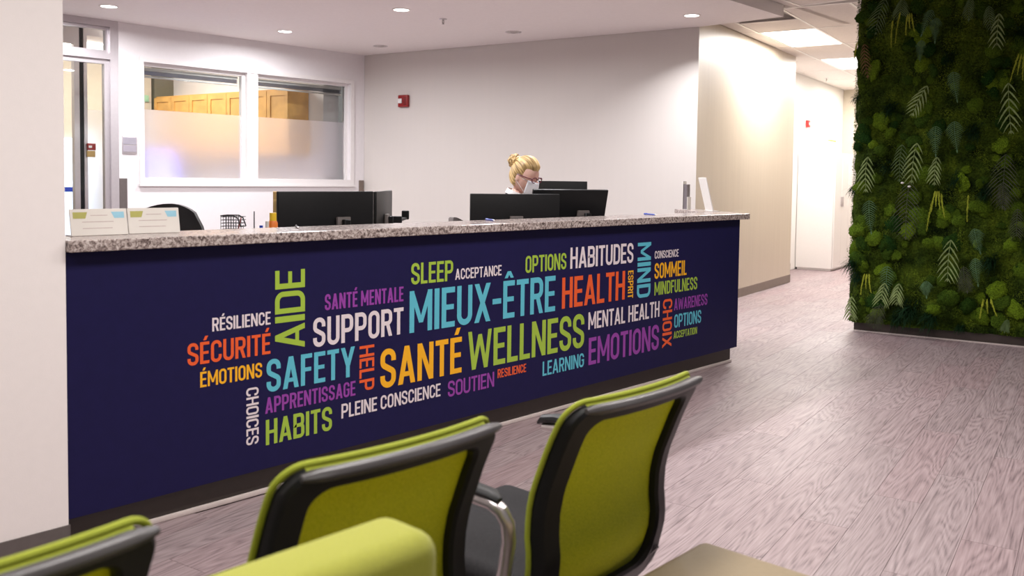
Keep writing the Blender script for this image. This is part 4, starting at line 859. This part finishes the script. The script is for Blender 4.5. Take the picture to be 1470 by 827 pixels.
def waiting_chair(label, x, y, rz, group):
    t = thing('waiting_chair', label, 'chair', (x, y, 0), rz, group)
    HW = .2225; outer = rrect(-HW, HW, .345, .862, .05, .045); inner = rrect(-HW + .05, HW - .05, .42, .826, .05, .035)
    # resample both loops by index
    n_ = len(outer); b = MB()
    O = []; I = []
    for i in range(n_):
        o1, i1 = outer[i], inner[i]; o2, i2 = outer[(i + 1) % n_], inner[(i + 1) % n_]; k = max(1, int(math.hypot(o2[0] - o1[0], o2[1] - o1[1]) / .025))
        for q in range(k): f = q / k; O.append((o1[0] + (o2[0] - o1[0]) * f, o1[1] + (o2[1] - o1[1]) * f)); I.append((i1[0] + (i2[0] - i1[0]) * f, i1[1] + (i2[1] - i1[1]) * f))
    m_ = len(O)
    rings = []
    for (L_, off, mix) in ((O, .004, 0), (O, -.018, 0), (O, -.026, .12), (I, -.026, -.12), (I, -.018, 0), (I, .004, 0)):
        src = []
        for k in range(m_):
            ox, oz = O[k]; ix, iz = I[k]
            px, pz = L_[k]
            if mix > 0: px += (ix - ox) * mix; pz += (iz - oz) * mix
            if mix < 0: px += (ix - ox) * mix; pz += (iz - oz) * mix
            src.append(Vector((px, bend(px, pz, off), pz)))
        rings.append(src)
    vs = [p for r_ in rings for p in r_]; fs = []
    for a in range(len(rings)):
        c = (a + 1) % len(rings)
        for k in range(m_): q = (k + 1) % m_; fs.append((a * m_ + k, a * m_ + q, c * m_ + q, c * m_ + k))
    b.add(vs, fs); fr = mkobj('back_frame', b, M['black'], t)
    # mesh panel with rounded outline
    pn = MB(); nx_, nz_ = 18, 26
    def fn(i, j):
        z = .40 + (.842 - .40) * j; xw = HW - .040
        return Vector(((i - .5) * 2 * xw, bend((i - .5) * 2 * xw, z, -.002), z))
    pn.grid(fn, nx_, nz_); mkobj('back_mesh', pn, M['mesh'], t, fix=False).modifiers.new('s', 'SOLIDIFY').thickness = .003
    # front fabric wrap: piping all round the outside front edge
    big = rrect(-HW - .003, HW + .003, .342, .868, .055, .045); big = subdiv(big)
    mkobj('edge_piping', MB().tube([(px, bend(px, pz, .008), pz) for px, pz in big], .0058, 8, closed=True), M['piping'], t)
    tp = MB().grid(lambda i, j: Vector(((i - .5) * 2 * (HW - .035), bend((i - .5) * 2 * (HW - .035), .868, .006 - .014 * j), .868 - .012 * j)), 20, 2); mkobj('top_cover', tp, M['piping'], t, fix=False)
    # top lip curling backwards
    pts = []; rr = []
    for k in range(25):
        f = k / 24; xx = -HW + .018 + (2 * HW - .030) * f; pts.append((xx, bend(xx * .98, .862, -.020) - .006 * math.sin(math.pi * f), .856 + .003 * math.sin(math.pi * f))); rr.append(.0138 * (1 if 1 < k < 23 else (.85 if k in (1, 23) else .55)))
    mkobj('top_rail', MB().tube(pts, rr, 10, flat=.75), M['graylip'], t)
    # grey support brackets down to the seat pan
    for s in (-1, 1): mkobj('back_bracket', MB().tube([(s * (HW - .02), bend(.2, .45, -.02), .45), (s * (HW - .045), .045, .38), (s * .12, .10, .345), (s * .06, .16, .34)], [.014, .017, .017, .014], 8), M['graylip'], t)
    st = MB().rbox(-.218, .218, .0, .475, .425, .478, .026, 4); mkobj('seat', st, M['seat'], t)
    mkobj('seat_pan', MB().rbox(-.20, .20, .03, .43, .405, .424, .006, 1), M['black'], t)
    mkobj('cross_bar', MB().tube([(-.20, .12, .388), (.20, .12, .388)], .011, 8).tube([(-.20, .36, .388), (.20, .36, .388)], .011, 8), M['chrome'], t)
    for s in (-1, 1):
        ar = mkobj('armrest', MB().tube([(s * .262, .385, .636), (s * .264, .30, .645), (s * .265, .12, .647), (s * .264, .07, .645), (s * .262, .045, .634), (s * .254, .036, .61), (s * .244, .04, .57), (s * .240, .055, .50), (s * .238, .075, .44), (s * .225, .10, .40), (s * .19, .12, .388)], [.010] + [.0155] * 10, 10), M['chrome'], t)
        mkobj('arm_pad', MB().tube([(s * .264, .05, .655), (s * .265, .07, .664), (s * .266, .2, .668), (s * .266, .34, .666), (s * .264, .385, .658), (s * .263, .40, .645)], [.010, .018, .022, .022, .019, .010], 10, flat=.6), M['black'], ar)
        mkobj('leg', MB().tube([(s * .19, .12, .388), (s * .205, .06, .36), (s * .225, .02, .012)], .0125, 10), M['chrome'], t)
        mkobj('leg', MB().tube([(s * .19, .36, .388), (s * .205, .40, .36), (s * .225, .45, .012)], .0125, 10), M['chrome'], t)
        for yy in (.02, .45): mkobj('foot_cap', MB().lathe([(.001, 0), (.017, 0), (.015, .018), (.001, .018)], (s * .225, yy, 0), 12), M['black'], t)
    return t
g = 'lime mesh-back waiting chairs facing the desk'
wc = waiting_chair('lime mesh-back chair on the right of the row', .3275, -2.04, 0, g)
dup(wc, (-.275, -1.985, 0), R(-1), 'lime mesh-back chair in the middle of the row', g)
wm_ = [x for x in ALL() if x.get('label') == 'lime mesh-back chair in the middle of the row'][0]
wl_ = dup(wc, (-.93, -2.02, 0), R(1), 'lime mesh-back chair at the far left, mostly cut off by the frame', g)
for o in [x for x in ALL() if x.parent and x.parent.parent in (wl_, wm_) and x.name.startswith('arm_pad')]: bpy.data.objects.remove(o)
for o in [x for x in ALL() if x.parent in (wl_, wm_) and x.name.startswith('armrest')]: bpy.data.objects.remove(o)
# lime lounge chair back and taupe bench nearest the camera
t = thing('lounge_chair', 'lime upholstered lounge chair back nearest the camera', 'chair', (-.785, -2.56, 0), 0)
mkobj('backrest', MB().rbox(-.345, .345, .19, .31, .36, .843, .034, 5), M['greenfab'], t)
mkobj('seat', MB().rbox(-.345, .345, -.33, .185, .33, .46, .03, 4), M['greenfab'], t)
mkobj('frame', MB().rbox(-.33, .33, -.31, .29, .29, .329, .006, 1), M['black'], t)
for x in (-.3, .3):
    for y in (-.28, .26): mkobj('leg', MB().tube([(x, y, .0), (x, y, .29)], [.012, .018], 10), M['chrome'], t)
t = thing('bench', 'taupe upholstered bench corner at the lower right', 'bench', (.175, -2.55, 0), 0)
mkobj('cushion', MB().rbox(-.36, .355, -.37, .37, .36, .50, .028, 5), M['taupe'], t); mkobj('frame', MB().rbox(-.33, .33, -.34, .34, .30, .359, .006, 1), M['black'], t)
for x in (-.3, .3):
    for y in (-.3, .3): mkobj('leg', MB().tube([(x, y, .0), (x, y, .30)], [.014, .018], 10), M['chrome'], t)
# ------------------------------------------------------------------ white hall cabinets
hx, hy = ST(11.92, TH - .02)
def hall_cab(label, s0, s1):
    x, y = ST(s0, .335); t = thing('storage_cabinet', label, 'cabinet', (x, y, 0), A94, 'tall white cabinets in the hall'); L_ = s1 - s0
    mkobj('body', MB().box(0, L_, .022, .55, .03, 1.752), M['white'], t, False); mkobj('plinth', MB().box(.01, L_ - .01, .035, .53, 0, .03), M['grille'], t, False)
    for k in range(2):
        d = mkobj('cabinet_door', MB().rbox(.003 + k * L_ / 2, (k + 1) * L_ / 2 - .003, 0, .02, .035, 1.745, .003, 1), M['white'], t); xh = L_ / 2 + (-.04 if k == 0 else .04)
        mkobj('handle', MB().rbox(xh - .006, xh + .006, -.02, 0, .95, 1.1, .003, 1), M['chrome'], d)
hall_cab('nearest tall white storage cabinet in the corridor', 11.97, 12.80); hall_cab('farther tall white storage cabinet in the corridor', 12.81, 13.64)
# ------------------------------------------------------------------ moss wall
mw = thing('moss_wall', 'dark green living moss and fern wall panel on the right', 'plant wall', (6.642, -.082, 0), R(-80.6))
LW = 2.1; ZB, ZC = .085, 2.90
mkobj('plinth', MB().box(0, LW, 0, .22, 0, ZB), M['moss_base'] if 'moss_base' in M else mat('walnut_base', lin(60, 50, 46), .45, var=.15, scale=12), mw, False)
mkobj('plinth_trim', MB().box(0, LW, -.006, 0, 0, .012), M['toe_light'], mw, False)
mkobj('core', MB().box(.02, LW, .03, .20, ZB, ZC), M['blackm'], mw, False)
def mh(a, z):
    p = Vector((a * 3.2, z * 3.2, 3.7)); h_ = .045 + .075 * (noise.noise(p) + .4 * noise.noise(p * 2.3)); q = Vector((a * 13, z * 13, 9)); h_ += .030 * (1 - min(1, noise.voronoi(q)[0][0] * 1.3)) + .006 * noise.noise(q * 3)
    return max(.008, h_)
def mfn(i, j):
    a = -.022 + (LW + .022) * i; z = ZB + (ZC - ZB) * j; e_ = min(1, max(0, (a + .022) / .05)); h_ = mh(a, z) * (.35 + .65 * e_ ** .5)
    return Vector((a + .02 * noise.noise(Vector((z * 9, 0, 1))) * (1 - e_), .02 - h_, z))
tag(mkobj('moss_bed', MB().grid(mfn, 150, 210), M['moss'], mw, fix=False), 'front bed of mixed dark moss', kind='stuff')
def sfn(i, j):   # left side of panel
    y = .02 + .19 * i; z = ZB + (ZC - ZB) * j; return Vector((-.022 - .02 - .022 * noise.noise(Vector((y * 12, z * 12, 4))) - .02 * noise.noise(Vector((y * 4, z * 4, 8))) + (.02 if i == 0 else 0), y, z))
tag(mkobj('moss_side', MB().grid(sfn, 12, 200), M['moss'], mw, fix=False), kind='stuff')
# clumps
cl_me = []
for q in range(7):
    def cfn(d, q=q):
        n_ = .24 * noise.noise(Vector(d) * 2.3 + Vector((q * 5, 0, 0))) + .16 * noise.noise(Vector(d) * 6 + Vector((0, q * 3, 0))); k = 1 + n_ * 1.3 + .08 * noise.noise(Vector(d) * 13); return Vector((d[0] * k, d[1] * k * .5, d[2] * k))
    me = sphere_mb(cfn, 26, 16).mesh('moss_clump'); me.materials.append(M['clump']); me.polygons.foreach_set('use_smooth', [True] * len(me.polygons)); cl_me.append(me)
rnd = random.Random(4)
spots = [(.506, 2.292, .06), (.385, 2.182, .05), (.46, 2.16, .04), (.974, 2.181, .06), (1.088, 2.186, .055), (.034, 1.686, .07), (.0, 1.62, .05), (.03, .90, .09), (.06, .79, .08), (.0, .72, .07), (.16, .83, .08), (.263, .784, .075), (.507, .944, .07), (.33, .70, .06), (.17, 1.35, .05), (1.02, 2.05, .05), (.6, .8, .05), (.75, .35, .07), (.9, .30, .08), (1.0, .22, .07), (1.15, .35, .07), (.65, .25, .07), (1.2, .82, .06), (.72, 1.05, .08), (.82, 1.0, .07)]
for k in range(205): spots.append((rnd.uniform(-.01, 1.6), rnd.uniform(.12, 2.88), rnd.uniform(.025, .075)))
CL = []
for a, z, r_ in spots:
    o = bpy.data.objects.new('moss_clump', rnd.choice(cl_me)); COL.objects.link(o); o.parent = mw
    o.location = (a, .005 - mh(max(0, a), z) * .8, z); o.scale = (r_ * rnd.uniform(.8, 1.3), r_ * .8, r_ * rnd.uniform(.7, 1.1)); o.rotation_euler = (rnd.uniform(-.3, .3), rnd.uniform(0, 6.28), rnd.uniform(-.3, .3)); CL.append((a, .005 - mh(max(0, a), z) * .8, z, r_))
# fibres
bb = MB()
for k in range(64000):
    a = rnd.uniform(-.03, 1.75); z = rnd.uniform(ZB, ZC); 
    if k % 12 == 0: y = rnd.uniform(.0, .2); a = -.045 + rnd.uniform(-.01, .01)
    else: y = .015 - mh(max(0, a), z)
    l_ = rnd.uniform(.008, .024); th = rnd.uniform(0, 6.28); ph = rnd.uniform(.2, 1.3)
    dx, dz, dy = math.cos(th) * math.cos(ph) * l_, math.sin(th) * math.cos(ph) * l_ - .003, -math.sin(ph) * l_
    wx, wz = -math.sin(th) * .0022, math.cos(th) * .0022; n_ = len(bb.v)
    if k % 12 == 0: dx, dy = -abs(dy), dx
    bb.v += [(a - wx, y, z - wz), (a + wx, y, z + wz), (a + dx, y + dy, z + dz)]; bb.f.append((n_, n_ + 1, n_ + 2))
for a, yc, z, r_ in CL:
    for k in range(170):
        th = rnd.uniform(0, 6.28); ph = math.asin(rnd.uniform(-.1, 1)); d = Vector((math.cos(th) * math.cos(ph), -math.sin(ph), math.sin(th) * math.cos(ph))); p = Vector((a + d.x * r_ * .95, yc + d.y * r_ * .42, z + d.z * r_ * .85)); l_ = rnd.uniform(.006, .016)
        d2 = (d + Vector((rnd.uniform(-.7, .7), rnd.uniform(-.5, .5), rnd.uniform(-.8, .4)))).normalized() * l_; wv = d2.cross(Vector((rnd.uniform(-1, 1), rnd.uniform(-1, 1), rnd.uniform(-1, 1)))).normalized() * .0016; n_ = len(bb.v)
        bb.v += [tuple(p - wv), tuple(p + wv), tuple(p + d2)]; bb.f.append((n_, n_ + 1, n_ + 2))
tag(mkobj('moss_fibres', bb, M['blade'], mw, smooth=False, fix=False), kind='stuff')
def leaflet(b, p0, d, wdir, ln_, wd, bendv):
    """curved pointed leaflet, 3 segments"""
    n_ = len(b.v); ks = (0, .33, .66, 1); wv = (.55, 1, .75, .05)
    for k, wk in zip(ks, wv):
        p = p0 + d * (ln_ * k) + bendv * (k * k * ln_); b.v += [tuple(p - wdir * (wd * wk / 2)), tuple(p + wdir * (wd * wk / 2) + Vector((0, -.0, 0)))]
    for k in range(3): b.f.append((n_ + 2 * k, n_ + 2 * k + 1, n_ + 2 * k + 3, n_ + 2 * k + 2))
def fern(kind, a0, z0, a1, z1, wid):
    b = MB(); ln_ = math.hypot(a1 - a0, z1 - z0); ax = Vector(((a1 - a0) / ln_, 0, (z1 - z0) / ln_)); lat = Vector((-ax.z, 0, ax.x)); base = Vector((a0, .01 - mh(max(0, a0), z0) - .015, z0)); out = Vector((0, -1, 0))
    if kind == 'Y':
        for q in range(3 if wid > .05 else 1):
            off = lat * (q - (1 if wid > .05 else 0)) * wid * .28; ln_q = ln_ * (1, .72, .88)[q]; sw = lat * (q - 1) * wid * .35 * (wid > .05)
            for k in range(26):
                f = k / 26; p = base + off + sw * f + ax * ln_q * f + out * (.03 + .03 * math.sin(f * 3)); 
                for s in (-1, 1): leaflet(b, p, (ax * 1.1 + lat * s * rnd.uniform(.2, .7) + out * rnd.uniform(-.3, .4)).normalized(), lat, rnd.uniform(.012, .026) * (1 - .6 * f), .005, ax * .2)
    else:
        n_ = dict(P=6, F=9, G=14, D=13, R=9)[kind]; wl = dict(P=.0125, F=.008, G=.0062, D=.0060, R=.009)[kind]; droop = dict(P=1.05, F=.8, G=.35, D=.7, R=.8)[kind]
        prev = None
        for k in range(n_ + 1):
            f = k / n_; p = base + ax * ln_ * f * .94 + out * (.02 + .055 * math.sin(math.pi * min(1, f * 1.05)) * (1 if kind != 'G' else .7))
            if prev is not None: b.tube([prev, p], .0022, 4)
            prev = p
            if kind == 'G': sh_ = (1 - f) ** .8 * (1 if f > .06 else .7)
            else: sh_ = math.sin(math.pi * min(1, .18 + f * .78)) ** .7
            for s in (-1, 1):
                L_ = (wid * .62 * sh_ + .008) * rnd.uniform(.82, 1.12)
                d = (lat * s + ax * droop + out * rnd.uniform(-.05, .25)).normalized(); wdv = ax.cross(out).cross(d); wdv = (ax - d * ax.dot(d)).normalized()
                leaflet(b, p, d, wdv, L_, wl * (.6 + .5 * sh_), ax * .35 - out * .12)
        leaflet(b, prev, ax, lat, .03, .012, Vector((0, 0, 0)))
    mk_ = {'R': 'Rr'}.get(kind, kind)
    nm = dict(P='pale_fern_frond', F='fern_frond', G='sword_fern_frond', D='dark_fern_frond', R='reddish_fern_frond', Y='yellow_moss_tassel')[kind]
    mkobj(nm, b, M['fern_' + mk_], mw, smooth=False, fix=False)
FERNS = [('F', 0.18, 2.873, 0.11, 2.583, 0.157), ('F', 0.319, 2.86, 0.319, 2.684, 0.144), ('Y', 0.264, 2.671, 0.261, 2.442, 0.045), ('Y', 0.312, 2.744, 0.282, 2.482, 0.044), ('Y', 0.389, 2.725, 0.4, 2.549, 0.055), ('G', 0.561, 2.733, 0.488, 2.531, 0.069), ('G', 0.601, 2.661, 0.597, 2.466, 0.085), ('P', 1.051, 2.667, 1.042, 2.367, 0.129), ('G', 0.737, 2.216, 0.776, 1.98, 0.099), ('R', 0.027, 2.499, 0.064, 2.215, 0.09), ('Y', 1.22, 2.334, 1.189, 2.104, 0.068), ('P', 0.544, 2.116, 0.438, 1.88, 0.15), ('P', 1.13, 2.117, 1.164, 1.715, 0.177), ('G', 0.625, 1.777, 0.633, 1.538, 0.101), ('G', 0.761, 1.814, 0.79, 1.572, 0.12), ('P', 0.473, 1.645, 0.44, 1.315, 0.174), ('F', 0.353, 1.634, 0.341, 1.325, 0.133), ('P', 0.633, 1.527, 0.619, 1.305, 0.128), ('P', 0.097, 1.528, 0.089, 1.237, 0.173), ('D', 1.135, 1.548, 1.126, 1.11, 0.227), ('G', 0.12, 1.153, 0.146, 0.875, 0.115), ('D', 0.429, 1.314, 0.412, 0.827, 0.231), ('Y', 0.608, 1.165, 0.573, 0.905, 0.048), ('Y', 0.643, 1.247, 0.638, 1.072, 0.053), ('Y', 0.675, 1.225, 0.708, 1.028, 0.032), ('G', 0.93, 0.943, 0.982, 0.751, 0.103), ('P', 0.762, 0.844, 0.747, 0.505, 0.2), ('G', 0.948, 0.703, 0.976, 0.487, 0.092), ('D', 0.863, 0.629, 0.896, 0.423, 0.124), ('D', 1.118, 1.323, 1.141, 1.11, 0.099), ('G', 0.269, 0.591, 0.278, 0.289, 0.113), ('P', 0.262, 0.451, 0.239, 0.255, 0.158), ('P', 0.374, 0.454, 0.363, 0.284, 0.145), ('D', 0.239, 0.274, 0.188, 0.062, 0.159), ('P', -0.01, 0.309, 0.001, 0.111, 0.13), ('G', 0.592, 0.493, 0.597, 0.364, 0.086), ('Y', 1.041, 0.377, 1.057, 0.218, 0.101), ('Y', 0.111, 0.52, 0.111, 0.336, 0.069), ('F', 1.192, 0.22, 1.176, 0.13, 0.07), ('F', 0.969, 2.741, 0.996, 2.544, 0.1), ('F', 0.84, 2.81, 0.831, 2.641, 0.092), ('D', 1.234, 1.113, 1.234, 0.832, 0.108), ('G', 0.484, 2.497, 0.473, 2.323, 0.075), ('Y', 0.879, 1.217, 0.877, 0.999, 0.031), ('Y', -.03, 2.52, -.05, 2.30, .05)]
for f_ in FERNS: fern(*f_)
# dark spiky tufts
for a, z, n_, rr in ((-.02, .60, 160, .13), (-.03, 1.25, 70, .09), (.03, .50, 140, .12), (-.03, 2.05, 60, .07), (.45, .22, 260, .17), (.62, .18, 200, .15), (.36, .15, 120, .12), (.85, .12, 80, .08), (1.0, 1.25, 160, .12), (.78, 1.35, 120, .11), (1.05, .70, 160, .14), (.24, 1.45, 90, .1), (.70, 2.35, 110, .1), (1.2, 2.5, 140, .14), (.9, 1.75, 140, .14), (.25, 1.95, 120, .12)):
    b = MB()
    for k in range(n_):
        th = rnd.uniform(0, 6.28); ph = rnd.uniform(.1, 1.3); d = Vector((math.cos(th) * math.cos(ph), -math.sin(ph), math.sin(th) * math.cos(ph)))
        if a < 0 and rnd.random() < .5: d.x = -abs(d.x)
        p = Vector((a + rnd.uniform(-.3, .3) * rr, -mh(max(0, a), z) * .7, z + rnd.uniform(-.3, .3) * rr)); wv = d.cross(Vector((.3, .2, 1))).normalized()
        leaflet(b, p, d, wv, rr * rnd.uniform(.5, .9), .005, Vector((0, 0, -.3)))
    mkobj('spiky_tuft', b, M['fern_T'], mw, smooth=False, fix=False)
# small white blossoms
for a, z in ((.375, 1.31), (.43, 1.28)):
    mkobj('blossom', sphere_mb(lambda d: Vector((a + d[0] * .014, -.09 + d[1] * .008, z + d[2] * .009)), 10, 6), M['trim_white'], mw)
